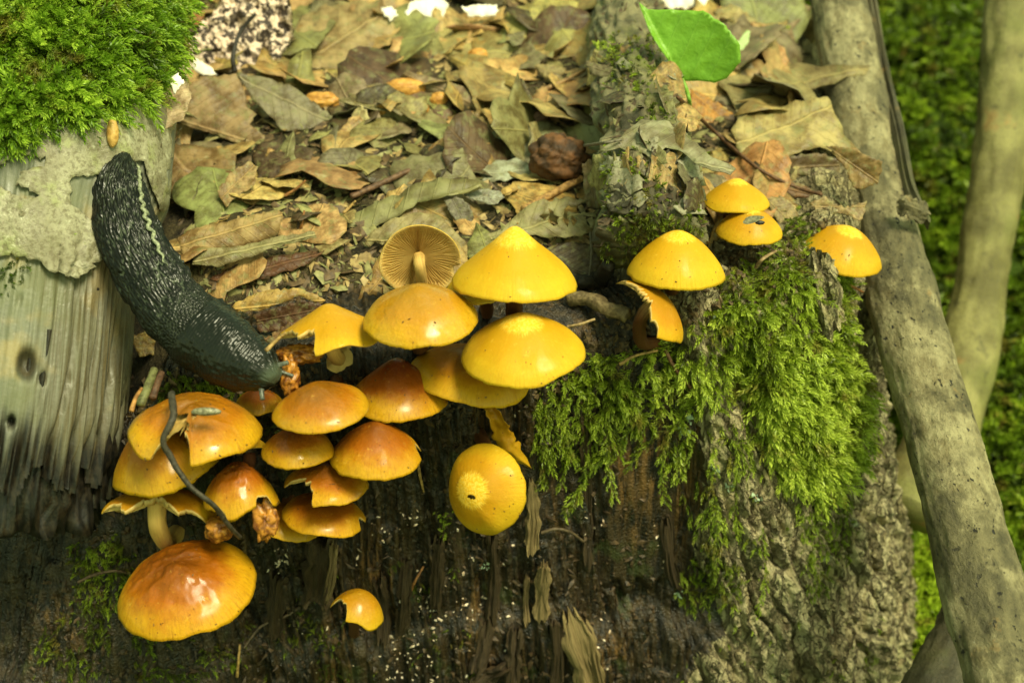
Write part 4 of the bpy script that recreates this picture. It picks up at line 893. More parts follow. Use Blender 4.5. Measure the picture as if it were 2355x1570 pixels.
leaf('upright curled brown leaf beside the mossy branch', [(1338, 385), (1352, 366), (1378, 385), (1384, 440), (1376, 500), (1360, 505), (1345, 460)], [(1352, 370), (1370, 500)], .012, (-.2, -.8, .5), .7, 0, .05, (.21, .15, .065), seed=14, roll=1.0)
leaf('huge tan leaf draped between mossy branch and pole', [(1682, 300), (1700, 265), (1760, 245), (1830, 235), (1905, 225), (1920, 262), (1945, 300), (1985, 330), (1960, 350), (1900, 330), (1850, 342), (1790, 362), (1735, 372), (1700, 350)], [(1690, 330), (1915, 245)], .016, (.05, -.35, .9), -.22, 0, .10, (.36, .28, .11), seed=15)
leaf('brown underside of a leaf curling down against the pole', [(1900, 335), (1960, 340), (2000, 360), (2030, 372), (2020, 420), (1985, 435), (1960, 428), (1945, 390)], [(1905, 340), (2020, 420)], .014, (-.2, -.8, .4), .3, 0, .08, (.24, .15, .055), seed=16, d=.655)
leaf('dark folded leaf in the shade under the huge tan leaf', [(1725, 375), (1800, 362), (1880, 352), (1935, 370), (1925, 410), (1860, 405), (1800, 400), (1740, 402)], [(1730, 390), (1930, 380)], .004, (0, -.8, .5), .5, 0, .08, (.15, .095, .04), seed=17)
leaf('ragged grey oak leaf capping the mossy branch', [(1378, 345), (1400, 325), (1440, 300), (1475, 268), (1530, 262), (1560, 290), (1600, 330), (1640, 365), (1690, 385), (1680, 405), (1640, 398), (1600, 375), (1560, 345), (1530, 340), (1512, 358), (1500, 375), (1485, 350), (1455, 338), (1410, 338)], [(1385, 340), (1680, 390)], .006, (.0, -.35, .9), -.12, 0, .08, (.27, .25, .15), seed=18)
leaf('rust-coloured leaf edge over the mossy branch', [(1560, 345), (1610, 350), (1660, 380), (1690, 392), (1695, 410), (1655, 415), (1600, 390), (1570, 370)], [(1565, 355), (1690, 405)], .004, (.1, -.7, .6), .2, 0, .07, (.15, .065, .02), seed=19)
leaf('ragged beige oak leaf with curled lobes beside the pole', [(1862, 465), (1900, 452), (1918, 470), (1945, 478), (1970, 470), (1992, 462), (1990, 490), (1975, 512), (1958, 500), (1935, 490), (1905, 495), (1880, 490)], [(1865, 475), (1990, 475)], .012, (0, -.7, .6), .25, 0, .09, (.32, .225, .10), seed=20)
leaf('beige leaf scrap behind the fly-carrying cap', [(1762, 455), (1800, 450), (1830, 470), (1838, 505), (1820, 525), (1795, 520), (1775, 490)], [(1765, 460), (1830, 520)], .008, (0, -.7, .6), -.2, 0, .08, (.34, .25, .11), seed=21)
leaf('brown leaf edge above the beige scrap', [(1700, 405), (1760, 400), (1830, 420), (1890, 440), (1885, 460), (1820, 452), (1750, 440)], [(1705, 410), (1885, 450)], .006, (0, -.7, .6), .2, 0, .07, (.16, .08, .03), seed=22)
leaf('golden arched leaf with a dark hollow beneath it, next to the slug mantle', [(533, 705), (570, 680), (620, 665), (680, 662), (720, 675), (750, 690), (735, 700), (690, 682), (640, 700), (590, 715), (545, 718)], [(540, 710), (745, 690)], .020, (0, -.75, .6), -.3, 0, .05, (.42, .27, .075), seed=23)
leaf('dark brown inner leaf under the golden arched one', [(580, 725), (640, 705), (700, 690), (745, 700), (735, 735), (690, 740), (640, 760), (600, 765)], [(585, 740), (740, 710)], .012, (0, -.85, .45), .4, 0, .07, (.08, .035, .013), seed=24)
leaf('jagged-edged dark leaf margin above the torn yellow mushroom', [(600, 780), (650, 750), (700, 728), (745, 715), (740, 730), (700, 745), (660, 765), (625, 790)], [(605, 780), (740, 720)], .020, (0, -.6, .7), .2, 0, .05, (.17, .09, .03), seed=25, jit=3)
leaf('orange leaf scrap at the foot of the green leaf stalk', [(1590, 205), (1625, 220), (1660, 245), (1688, 265), (1650, 290), (1600, 300), (1580, 270)], [(1590, 210), (1670, 280)], .006, (.1, -.5, .8), .1, 0, .08, (.42, .20, .04), seed=26)
leaf('holey tan leaf behind the fresh green leaf', [(1600, 60), (1640, 25), (1680, 12), (1740, 45), (1725, 75), (1680, 88), (1630, 82)], [(1605, 65), (1735, 50)], .010, (0, -.4, .9), .1, 0, .08, (.38, .30, .12), seed=27, holefn=lambda x, y: vn(x*.05, y*.06, 0, 9) > .45)
leaf('large blurred tan leaf far back in the litter', [(660, 90), (690, 20), (760, -10), (880, 0), (910, 60), (870, 130), (800, 180), (740, 205), (690, 190)], [(665, 150), (900, 20)], .012, (0, -.35, .9), -.2, 0, .08, (.32, .23, .10), seed=28)
leaf('yellow-olive leaf at the far rim of the litter', [(1150, 80), (1170, 20), (1240, -10), (1330, 5), (1320, 60), (1250, 95), (1190, 100)], [(1155, 60), (1325, 30)], .014, (0, -.45, .85), -.2, 0, .06, (.40, .34, .10), seed=29)
leaf('broad pale-olive leaf across the far litter', [(900, 110), (960, 70), (1060, 55), (1150, 70), (1210, 120), (1150, 160), (1050, 170), (950, 160)], [(905, 130), (1205, 115)], .008, (0, -.3, .9), -.15, 0, .06, (.34, .28, .10), seed=30)
leaf('upright yellowish leaf blade leaning on the mossy branch', [(1348, 195), (1352, 150), (1368, 112), (1385, 130), (1384, 165), (1365, 200)], [(1355, 195), (1375, 115)], .012, (-.2, -.85, .4), .3, 0, .04, (.36, .30, .11), seed=31)
leaf('small cupped leaf near the upright yellowish blade', [(1228, 150), (1260, 145), (1300, 155), (1290, 185), (1262, 190)], [(1230, 152), (1295, 170)], .010, (0, -.6, .7), -.5, 0, .05, (.32, .25, .10), seed=32)
leaf('pale cream leaf tip standing in the litter', [(798, 290), (815, 255), (832, 240), (850, 270), (848, 300), (820, 305)], [(815, 300), (832, 245)], .010, (0, -.8, .5), .2, 0, .05, (.50, .42, .20), seed=33)
leaf('grey-green wide leaf pressed flat in the middle of the litter', [(1045, 320), (1080, 290), (1150, 275), (1220, 290), (1240, 330), (1200, 365), (1120, 375), (1060, 360)], [(1050, 345), (1235, 310)], .005, (0, -.25, .95), -.1, 0, .05, (.24, .25, .13), seed=34)
leaf('silvery wet leaf edge left of the dark bark chunk', [(1060, 390), (1120, 370), (1190, 360), (1225, 385), (1215, 410), (1150, 415), (1080, 412)], [(1065, 400), (1220, 390)], .007, (0, -.3, .95), -.1, 0, .05, (.34, .35, .25), seed=35)
leaf('pale tan leaf pressed into the far litter', [(1040, 215), (1090, 190), (1160, 185), (1185, 210), (1150, 245), (1090, 255)], [(1045, 230), (1180, 200)], .006, (0, -.3, .9), -.1, 0, .06, (.36, .29, .13), seed=36)
leaf('crumpled beige leaf beside the pink-white bark', [(365, 200), (400, 150), (430, 170), (440, 230), (420, 280), (380, 300), (360, 260)], [(370, 290), (420, 160)], .012, (.3, -.6, .7), .3, 0, .15, (.45, .33, .20), seed=37)
leaf('crumpled pale leaf beneath the pink-white bark', [(380, 110), (430, 120), (470, 140), (455, 170), (410, 180), (375, 160)], [(380, 130), (465, 160)], .012, (.2, -.6, .7), .3, 0, .15, (.62, .52, .38), seed=38)
leaf('rusty leaf peeping out under the moss of the log', [(405, 20), (440, 10), (470, 30), (460, 60), (420, 62)], [(405, 40), (465, 35)], .012, (.2, -.6, .7), .2, 0, .1, (.34, .12, .03), seed=39)
leaf('yellow-brown leaf between log and slug mantle', [(300, 775), (345, 760), (382, 785), (375, 812), (320, 822)], [(300, 795), (380, 795)], .004, (.2, -.7, .6), .2, 0, .05, (.20, .135, .03), seed=40)
# the fresh leaves
g = leaf('fresh bright green heart-shaped leaf on a thin stalk above the mossy branch', [(1472, 5), (1490, 22), (1540, 30), (1590, 40), (1632, 80), (1660, 125), (1666, 160), (1650, 190), (1630, 196), (1600, 188), (1572, 186), (1565, 178), (1545, 150), (1515, 115), (1490, 75), (1478, 35)], [(1568, 184), (1474, 8)], .05, (.25, -.8, .55), .45, .0, .03, (.22, .43, .04), MGR, fold=.45, seed=50, name='green_leaf', jit=.5, d=.655, step=7)
def stalk(parent, pts, r, mat, name='stalk', n=30, col=None):
    P = spline([W(*p) for p in pts], n); V, F, uv = tube(P, np.linspace(r, r*.75, n), 8); o = mk(name, V, F, mat, parent, base=np.array(parent.location) if parent else P[0])
    if col: o.color = tuple(col)+(1,)
    return o
def surf(px, py, lift=0.): h = cast(BASES, px, py); return (px, py, h[0]-lift)
stalk(g, [(1568, 182, .655), (1578, 205, .653), (1586, 235, .652), surf(1588, 262, -.002)], .0011, MGR, col=(.20, .42, .04))
g = leaf('small pale green leaf lying behind the heart-shaped leaf', [(1662, 115), (1672, 100), (1700, 92), (1718, 70), (1726, 72), (1722, 95), (1728, 110), (1718, 132), (1690, 142), (1668, 132)], [(1664, 120), (1722, 80)], .018, (.1, -.5, .8), .2, 0, .06, (.50, .60, .30), MGR, seed=51, name='green_leaf', jit=.5)

# ---- scattered leaf fragments: individuals that share a few meshes
def frag_mesh(k, seed):
    rng = np.random.default_rng(seed); n = 11; a = np.linspace(0, 2*math.pi, n, endpoint=False)
    el = (1.0, .62, .36)[k]; r = 1+rng.uniform(-.38, .30, n)
    poly = np.stack([r*np.cos(a), el*r*np.sin(a)], -1)
    V2, F = poly_mesh(poly, .21, .045, (), None, seed)
    x, y = V2[:, 0], V2[:, 1]
    z = rng.uniform(-.25, .12)*y*y+rng.uniform(-.18, .10)*x*x+.17*fbm(x*1.4+seed, y*1.4, 0, 3, seed)-.04*np.exp(-(y/.06)**2)
    P = np.stack([x, y, z], -1); Vs, Fs = solid(P, F, np.broadcast_to((0, 0, 1.), P.shape), .02)
    return mk('leaf_fragment', Vs, Fs, MLF, uv=np.vstack([V2, V2]), link=False)
FRAG = [[frag_mesh(k, 100+k*10+i) for i in range(6)] for k in range(3)]
SHAPE = ('broad', 'torn', 'narrow')
CLS = [('tan', (.47, .31, .115)), ('grey-brown', (.22, .18, .10)), ('olive', (.29, .265, .10)), ('dark brown', (.085, .052, .024)), ('ochre', (.42, .27, .08))]
MARKS = [('the wide brown folded leaf', 520, 250), ('the grey-brown folded leaf', 660, 250), ('the rolled brown leaf', 530, 530), ('the olive arching leaf', 900, 500), ('the straight reddish twig', 920, 400), ('the dark bark chunk', 1285, 360), ('the mossy branch', 1400, 300), ('the orange buds', 980, 240), ('the large far tan leaf', 780, 100), ('the pinkish white bark', 540, 80),
         ('the yellow-olive far leaf', 1240, 50), ('the broad pale-olive leaf', 1060, 110), ('the flat grey-green leaf', 1140, 330), ('the huge draped tan leaf', 1800, 300), ('the holey tan leaf', 1680, 50), ('the green heart-shaped leaf', 1620, 150), ('the cream leaf tip', 825, 275), ('the lacy skeleton leaf', 1260, 500), ('the gilled mushroom', 960, 560), ('the slug back', 440, 420), ('the golden arched leaf', 640, 640),
         ('the painted sunlit patches', 980, 20), ('the pair of small yellow caps', 1700, 430), ('the leaning pole', 1900, 150), ('the lobed oak leaf', 1000, 500), ('the small cupped leaf', 1260, 165), ('the curled ochre leaf', 560, 420), ('the brown nut', 1245, 270)]
def scatter_frags():
    rng = np.random.default_rng(5); cnt = 0
    while cnt < 285:
        px = rng.uniform(360, 1960); py = rng.uniform(-40, 640)
        if rng.uniform() > .25+.75*sm(640, 300, py): continue
        h = cast([BL], px, py)
        if h is None or h[0] > 1.15 or h[1][1]-yface(h[1][0]) < .020: continue
        if 1385 < px < 1600 and py > 60: continue
        k = int(rng.integers(3)); c = int(rng.choice(5, p=[.38, .22, .16, .12, .12] if py > 180 else [.46, .08, .20, .04, .22])); P = h[1]  # far scraps picked paler: sunlight put into their colour mix
        o = bpy.data.objects.new('leaf_fragment', FRAG[k][int(rng.integers(6))]); COL.objects.link(o)
        s = rng.uniform(.007, .025)*(1.0 if py > 250 else 1.35); o.scale = (s, s, s)
        nn = unit(h[2]*.9+rng.normal(0, .26, 3)); q = Vector(nn).to_track_quat('Z', 'Y') @ Matrix.Rotation(rng.uniform(0, 6.28), 3, 'Z').to_quaternion()
        o.rotation_mode = 'QUATERNION'; o.rotation_quaternion = q; o.location = P+nn*rng.uniform(.0005, .0045)
        v = rng.uniform(.8, 1.35); o.color = tuple(np.array(CLS[c][1])*v*(1+rng.normal(0, .06, 3)))+(1,)
        mk_ = min(MARKS, key=lambda q_: (q_[1]-px)**2+(q_[2]-py)**2)[0]; big = 'large' if s > .020 else 'small' if s < .012 else 'mid-sized'
        tag(o, f'{big} {SHAPE[k]} {CLS[c][0]} scrap of dead leaf near {mk_}', 'leaf', 'leaf scraps in the litter'); cnt += 1
scatter_frags()
def branch_frags():
    rng = np.random.default_rng(9)
    for i in range(26):
        px = rng.uniform(1385, 1600); py = rng.uniform(90, 470); h = cast([MOSB[2]], px, py)
        if h is None: continue
        k = int(rng.integers(3)); c = int(rng.choice(5, p=[.3, .3, .3, .05, .05])); s = rng.uniform(.006, .013)
        o = bpy.data.objects.new('leaf_fragment', FRAG[k][int(rng.integers(6))]); COL.objects.link(o); o.scale = (s, s, s)
        nn = unit(h[2]+rng.normal(0, .22, 3)); o.rotation_mode = 'QUATERNION'; o.rotation_quaternion = Vector(nn).to_track_quat('Z', 'Y') @ Matrix.Rotation(rng.uniform(0, 6.28), 3, 'Z').to_quaternion()
        o.location = h[1]+nn*.0015; o.color = tuple(np.array(CLS[c][1])*rng.uniform(.7, 1.1))+(1,)
        where = 'far part' if py < 220 else 'middle' if py < 350 else 'crumbling end'; big = 'tiny' if s < .0085 else 'little' if s < .011 else 'wider'
        tag(o, f'{big} {SHAPE[k]} {CLS[c][0]} leaf scrap on the {where} of the mossy branch', 'leaf', 'leaf scraps on the mossy branch')
branch_frags()

# ================================================================== TWIGS, NEEDLES, CHIPS
def twig(label, pts, r, col, r2=None, lift=.003, name='twig', cat='twig', n=50, amp=.12, seed=0, bases=None, group=None, mat=None):
    c = []
    for p in pts:
        if len(p) == 3 and p[2] > .3: c.append(p)
        else:
            h = cast(bases or BASES, p[0], p[1]); c.append((p[0], p[1], h[0]-(p[2] if len(p) == 3 else lift)))
    P = spline([W(*q) for q in c], n); R = np.linspace(r, r2 or r*.7, n)
    V, F, uv = tube(P, R, 10, lambda s, a: r*amp*fbm(np.cos(a)*2, np.sin(a)*2, s*120, 3, seed)); o = mk(name, V, F, mat or MTW, uv=uv, base=P[0]); o.color = tuple(col)+(1,)
    return tag(o, label, cat, group)
twig('straight reddish-brown twig pointing out of the middle litter', [(808, 452), (870, 425), (950, 388), (1030, 352)], .0015, (.16, .085, .045), .0012, .008)
twig('smooth tan stem beside the lacy skeleton leaf', [(1205, 482, .012), (1260, 452, .010), (1335, 410, .008)], .0021, (.42, .24, .08), .0018)
twig('thin dark twig standing upright before the pink-white bark', [(540, 165, .020), (536, 130, .03), (552, 75, .05), (588, 32, .065)], .0014, (.03, .024, .02), .0009, seed=2)
twig('long thin brown leaf stalk crossing below the huge tan leaf', [(1560, 225, .02), (1640, 300, .016), (1740, 385, .016), (1830, 430, .012), (1890, 448, .008)], .0010, (.13, .06, .025), .0008)
twig('stubby broken stick jutting out right of the bell-shaped mushroom', [(1310, 685, .004), (1355, 688, .010), (1400, 712, .014), (1444, 726, .018)], .0036, (.22, .16, .075), .0026, amp=.5, seed=4)
twig('thin grey stem standing behind the bell-shaped mushroom', [(1358, 535, .012), (1360, 590, .012), (1354, 640, .008)], .0007, (.12, .10, .06), .0005)
twig('dark curling twig hanging over the rotting caps', [(395, 905, .525), (398, 960, .512), (375, 1010, .512), (390, 1045, .514), (430, 1110, .516), (490, 1160, .520), (520, 1200, .530), (552, 1235, .544)], .0013, (.055, .045, .03), .0009, amp=.35, n=80, seed=6, name='twig', cat='twig')
twig('dark twig lying under the mossy branch end', [(1330, 650, .004), (1380, 640, .006), (1400, 610, .006)], .0040, (.03, .024, .016), .003, amp=.5)
twig('pale needle-thin twig below the broken stick', [(1305, 752, .010), (1335, 745, .012), (1368, 734, .012)], .0008, (.36, .25, .11))
twig('thin brown stalk running down through the moss', [(1530, 805, .006), (1555, 850, .008), (1600, 905, .008)], .0010, (.14, .07, .03), .0007)
twig('pale curved twig beside the bark tip and moss', [(1738, 615, .008), (1755, 595, .010), (1785, 577, .012)], .0009, (.30, .20, .10))
twig('thin grey twig tip across the dark bark chunk', [(1335, 337, .014), (1380, 330, .016), (1430, 322, .012)], .0008, (.15, .13, .09))
twig('bent brown root hair on the rotten wood', [(1245, 1225, .003), (1275, 1216, .005), (1310, 1222, .005), (1342, 1245, .002)], .0009, (.10, .07, .035))
twig('green-brown stub of twig next to the log end and moss', [(322, 930, .535), (340, 890, .54), (355, 850, .548)], .0019, (.14, .14, .05), .0016)
twig('reddish stub of twig next to the green-brown one', [(350, 915, .54), (362, 880, .545), (372, 858, .55)], .0016, (.10, .05, .025), .0014)
twig('orange needle leaning on the holed cap', [(302, 945, .522), (312, 915, .525), (326, 893, .53)], .0009, (.42, .20, .05), .0006)
twig('long brown rootlet beside the largest amber cap', [(180, 1338, .003), (215, 1322, .006), (262, 1312, .008), (300, 1318, .004)], .0008, (.11, .07, .04))
twig('thin brown rootlet curving over lower soil', [(690, 1395, .003), (650, 1420, .005), (600, 1440, .005), (560, 1490, .003)], .0008, (.10, .07, .04))
twig('tan stem lying in the far litter by the upright blade', [(1235, 212), (1290, 190), (1345, 160)], .0013, (.36, .22, .09))
NEEDLES = [('tan needle on the slug head', [(612, 806, .515), (632, 786, .518), (656, 765, .53)]), ('tan needle stuck on the rotten wood below the amber disc', [(944, 1358, .003), (955, 1335, .004), (974, 1302, .003)]), ('brown needle hanging beside the notched cap', [(962, 1065, .003), (966, 1095, .004), (974, 1130, .002)]),
           ('rusty needle under the bark tip', [(1940, 645, .004), (1960, 658, .004), (1985, 672, .004)]), ('brown needle pair on the moss', [(1425, 838, .010), (1460, 818, .010), (1512, 806, .010)]), ('upright orange needle in the litter by the rolled leaf', [(690, 530, .004), (695, 510, .012), (700, 485, .018)]), ('dark orange needle before the olive arching leaf', [(790, 490, .006), (805, 475, .010), (818, 462, .014)]),
           ('brown needle in the litter beside the slug', [(655, 450, .006), (680, 435, .010), (703, 415, .014)]), ('thin needle low on the rotten front', [(545, 1555, .004), (548, 1520, .006), (552, 1480, .004)])]
for i, (l, p) in enumerate(NEEDLES): twig(l, p, .0008, ((.40, .25, .08), (.30, .13, .035))[i % 2], .0005, name='needle', cat='needle', seed=i, n=24)
# bark chunk, seed, galls, fly, husk
blob('bark_chunk', 'dark brown chunk of rotten bark lying in the litter', 'bark', 1285, 362, .66, .0135, m_plain('rusty_bark_chunk', (.035, .018, .008), (.15, .062, .02), 160, .7), 4, (1.0, .78, .7), .35, n=40)
MTN = m_plain('tan_husk', (.34, .18, .04), (.52, .32, .09), 500, .45); MOR = m_plain('orange_gall', (.36, .16, .03), (.62, .32, .07), 300, .5)
blob('seed', 'elongated tan seed stuck on the bark below the moss', 'seed', 259, 306, cast([BLG], 259, 306)[0]-.005, .0027, MTN, 3, (.9, 2.2, .8), .08)
for i, (x, y, r, l) in enumerate(((1010, 230, .0050, 'round orange bud far back in the litter'), (965, 250, .0048, 'orange bud beside the round one in the litter'), (930, 205, .0075, 'long orange bud scale in the far litter'), (740, 232, .0065, 'orange-brown bud scale behind the grey-brown leaf'), (1100, 130, .0055, 'blurred orange bud scale at the back'), (875, 255, .004, 'small brown bud in the litter'), (1245, 270, .0042, 'small round brown nut in the litter'))):
    h = cast([BL], x, y); blob('bud', l, 'bud', x, y, h[0]-.005, r, MOR if i != 6 else m_plain('brown_nut', (.10, .05, .03), (.18, .10, .06), 300), 20+i, (1.0, .8, .8) if i not in (2, 3) else (1.4, .7, .7), .2)
# small grey husk on the holed cap, fly on the small cap, curled brown cap shred in the shade
_h = m_plain('grey_husk', (.10, .09, .05), (.26, .24, .15), 700, .3)
blob('seed_husk', 'grey-green seed husk lying on the holed orange cap', 'seed', 474, 946, .5165, .0024, _h, 3, (2.3, .65, .6), .15)
def fly():
    c = W(1742, 508, .5835); r = thing('fly', 'small dead fly with translucent wings on a little yellow cap', 'fly', c)
    blob('body', None, None, 1748, 512, .5835, .0012, m_plain('fly_body', (.012, .01, .008), (.03, .025, .02), 600, .3), 2, (1.6, .8, .8), .2, r, c, 12)
    for k, (x, y, s) in enumerate(((1735, 503, 1), (1728, 508, .85))):
        a = np.linspace(0, 2*math.pi, 18, endpoint=False); ce = W(x, y, .5825-.0006*k)
        q = ce+.0042*s*np.cos(a)[:, None]*unit(RT+.15*UP)+.0011*s*(np.sin(a)*(1.2-np.cos(a)*.4))[:, None]*unit(UP-.2*FW)
        V = np.vstack([q, ce, ce+FW*.0001]); i = np.arange(18); mk('wing', V, np.stack([i, (i+1) % 18, np.full(18, 18)], -1), _h, r, base=c)
fly()

# ================================================================== MOSS (uncountable shoots: stuff)
def sprig_template(seed, nl=31, ang=48, ll=.24, bend=.30, wf=.34):
    rng = np.random.default_rng(seed); V, F, tn = [], [], []
    ts = np.linspace(.04, .98, nl)
    for i, t in enumerate(ts):
        c = np.array([bend*t*t, .08*math.sin(t*3+seed), t*(1-.12*t)]); tan = unit(np.array([2*bend*t, 0, 1.0]))
        az = i*2.399+rng.normal(0, .3); e1 = unit(np.cross(tan, (0, 1, 0.01))); e2 = np.cross(tan, e1)
        rad = math.cos(az)*e1+math.sin(az)*e2; A = math.radians(ang*(1-.45*t)+rng.normal(0, 6))
        d = math.cos(A)*tan+math.sin(A)*rad; s = unit(np.cross(d, rad+tan*.3)); l = ll*(1.05-.60*t)*rng.uniform(.8, 1.2)*(.75+.5*(.3 < t < .8)); w = l*wf*.5
        k = len(V); up = np.cross(s, d)
        V += [c, c+d*l*.42+s*w+up*w*.4, c+d*l+rad*l*.05*-1, c+d*l*.42-s*w+up*w*.4]; F += [(k, k+1, k+2), (k, k+2, k+3)]; tn += [t*.55, t*.6+.12, t*.6+.34, t*.6+.12]
    return np.array(V), np.array(F), np.array(tn)
FULL = [sprig_template(i) for i in range(5)]; LITE = [sprig_template(20+i, 20, 50, .34, .3, .42) for i in range(4)]
def build_moss(name, label, P, D, G, Sz, mat, tmpl, tone=None, seed=0):
    """P roots, D growth directions, G droop hints, Sz lengths"""
    rng = np.random.default_rng(seed); P, D, Sz = np.asarray(P), unit(np.asarray(D)), np.asarray(Sz); n = len(P)
    G = np.asarray(G); X = unit(G-np.sum(G*D, 1, keepdims=True)*D+rng.normal(0, .25, (n, 3))); X = unit(X-np.sum(X*D, 1, keepdims=True)*D); Y = np.cross(D, X)
    kind = rng.integers(len(tmpl), size=n); tn0 = rng.normal(.0, .16, n) if tone is None else np.asarray(tone)+rng.normal(0, .14, n)
    VV, FF, TT = [], [], []; off = 0
    for k, (tv, tf, tt) in enumerate(tmpl):
        m = np.where(kind == k)[0]
        if not len(m): continue
        v = P[m, None]+Sz[m, None, None]*(tv[None, :, 0:1]*X[m, None]+tv[None, :, 1:2]*Y[m, None]+tv[None, :, 2:3]*D[m, None])
        VV.append(v.reshape(-1, 3)); TT.append((tt[None]+tn0[m, None]).ravel()); FF.append((off+np.arange(len(m))[:, None, None]*len(tv)+tf[None]).reshape(-1, 3)); off += len(m)*len(tv)
    return tag(mk(name, np.concatenate(VV), np.concatenate(FF), mat, smooth=False, att={'tone': np.concatenate(TT)}), label, 'moss', kind='stuff')
class Moss:
    def __init__(s): s.P, s.D, s.G, s.S, s.T = [], [], [], [], []
    def add(s, p, d, g, z, t): s.P.append(p); s.D.append(d); s.G.append(g); s.S.append(z); s.T.append(t)
    def patch(s, bvhs, poly, n, size, wn=.7, flow=(0, 0, -1), wf=.6, rnd=.35, tone=0., dens=None, seed=0, sink=.001, maxd=9.):
        rng = np.random.default_rng(seed); p = np.array(poly, float); lo, hi = p.min(0), p.max(0); c = 0; tries = 0
        while c < n and tries < n*12:
            k = 400; q = rng.uniform(lo, hi, (k, 2)); ok = inpoly(q[:, 0], q[:, 1], poly)
            if dens is not None: ok &= rng.uniform(size=k) < dens(q[:, 0], q[:, 1])
            tries += k
            for x, y in q[ok]:
                h = cast(bvhs, x, y)
                if h is None or h[0] > maxd: continue
                f = np.array(flow(x, y) if callable(flow) else flow, float)
                d = unit(h[2]*wn+f*wf+rng.normal(0, rnd, 3)); s.add(h[1]-h[2]*sink, d, np.array([0, 0, -1.])+f*.5, rng.uniform(*size)*(1+.25*rng.normal()*.5), tone); c += 1
                if c >= n: break
    def strand(s, bvhs, pts, lift, size, tone=.1, seed=0, stepx=9):
        rng = np.random.default_rng(seed); q = spline(pts, max(8, int(sum(math.dist(pts[i], pts[i+1]) for i in range(len(pts)-1))/stepx)))
        pr = None
        for i, (x, y) in enumerate(q):
            h = cast(bvhs, x, y)
            if h is None: continue
            p = W(x, y, h[0]-lift*(.6+.5*math.sin(i*.5)))
            if pr is not None:
                t = unit(p-pr); sd = np.cross(t, FW)*(1 if i % 2 else -1)
                s.add(p, unit(t*.9+sd*.75-FW*.25+rng.normal(0, .15, 3)), t+np.array([0, 0, -.5]), size*rng.uniform(.6, 1.15), tone); s.add(pr, unit(t+rng.normal(0, .12, 3)), sd*.4-FW*.3, size*rng.uniform(.7, 1.0), tone)
            pr = p
    def build(s, name, label, mat, tmpl, seed=0): return build_moss(name, label, s.P, s.D, s.G, s.S, mat, tmpl, s.T, seed)
# on the log
m = Moss()
m.patch([BLG], [(-80, -80), (420, -80), (400, 60), (385, 130), (355, 175), (340, 205), (290, 235), (260, 255), (225, 235), (180, 275), (120, 255), (90, 270), (60, 300), (20, 315), (-80, 330)], 4600, (.006, .0185), .75, lambda x, y: (.25*vn(x*.01, y*.01, 0, 2)+.15, -.25, -.45), .75, .46, .05, dens=lambda x, y: .45+.55*sm(-.3, .3, vn(x*.02, y*.02, 0, 12)), seed=1)
for i in range(46):
    x0 = -20+i*9.2; y0 = np.interp(x0, [-20, 100, 250, 340, 400], [200, 190, 160, 130, 40])+random.uniform(-90, 40); ln = random.uniform(45, 110); dx = random.uniform(-15, 35)
    m.strand([BLG], [(x0, y0), (x0+dx*.4, y0+ln*.5), (x0+dx, y0+ln)], .007, random.uniform(.005, .0085), .12, i)
m.patch([BLG], [(-60, 250), (120, 240), (100, 300), (40, 335), (-60, 340)], 260, (.007, .012), .5, (0, -.3, -.8), .8, .35, .0, seed=2)
m.patch([BLG], [(260, 235), (345, 205), (335, 260), (290, 300), (265, 275)], 60, (.005, .008), .5, (0, -.3, -.8), .7, .4, .0, seed=3)
m.patch([BLG], [(140, 535), (185, 535), (180, 560), (150, 560)], 16, (.004, .006), .8, (0, 0, 0), .0, .6, .3, seed=4)
m.patch([BLG], [(0, 600), (60, 595), (70, 640), (20, 680), (0, 680)], 40, (.003, .006), .8, (0, 0, -.4), .4, .5, -.3, seed=5)
m.build('log_moss', 'bright green feathery moss covering the upper end of the grey log', MM1, FULL, 1)
# on the stump
m = Moss(); SB = [BS, BL]
m.patch(SB, [(1215, 905), (1290, 870), (1350, 830), (1420, 800), (1520, 775), (1600, 735), (1680, 690), (1760, 640), (1830, 575), (1890, 600), (1945, 640), (1950, 780), (1970, 900), (1960, 1010), (1930, 1060), (1850, 1100), (1790, 1000), (1760, 900), (1700, 880), (1640, 930), (1560, 960), (1500, 985), (1440, 960), (1340, 970), (1240, 1010)], 2700, (.005, .0125), .75, lambda x, y: (.35*sm(1500, 1900, x)-.15*sm(1500, 1250, x), -.35, -.12), .62, .55, .06, dens=lambda x, y: (.45+.55*sm(1550, 1750, x))*(.35+.65*sm(-.35, .15, vn(x*.022, y*.014, 0, 19))), seed=11)
m.patch(SB, [(1740, 860), (1830, 790), (1930, 760), (1985, 900), (1985, 1000), (1950, 1100), (1880, 1140), (1800, 1100), (1760, 1020)], 1500, (.007, .0170), .75, (.60, -.35, -.10), .8, .46, .36, seed=12)
m.patch(SB, [(1640, 640), (1760, 590), (1830, 480), (1880, 520), (1850, 600), (1760, 660), (1660, 720)], 520, (.004, .008), .7, (0, 0, 0), .0, .5, .05, seed=13)
m.patch(SB, [(1480, 960), (1760, 900), (1800, 1060), (1700, 1180), (1640, 1280), (1600, 1250), (1560, 1100)], 240, (.005, .010), .45, (.1, -.3, -.9), .9, .40, .05, dens=lambda x, y: np.where(vn(x*.02, y*.008, 0, 3) > .1, .9, .06), seed=14)
m.patch(SB, [(1560, 1150), (1950, 1050), (2040, 1500), (1980, 1570), (1560, 1570)], 900, (.003, .0075), .5, (.1, -.2, -.6), .7, .5, -.08, dens=lambda x, y: np.where(vn(x*.016, y*.006, 0, 8) > .22, .95, .03), seed=15)
m.patch(SB, [(1225, 930), (1330, 900), (1430, 900), (1500, 960), (1470, 1020), (1420, 1010), (1380, 1060), (1300, 1040), (1250, 1100), (1230, 1060)], 300, (.005, .010), .5, (0, -.4, -.7), .9, .45, -.05, seed=16)
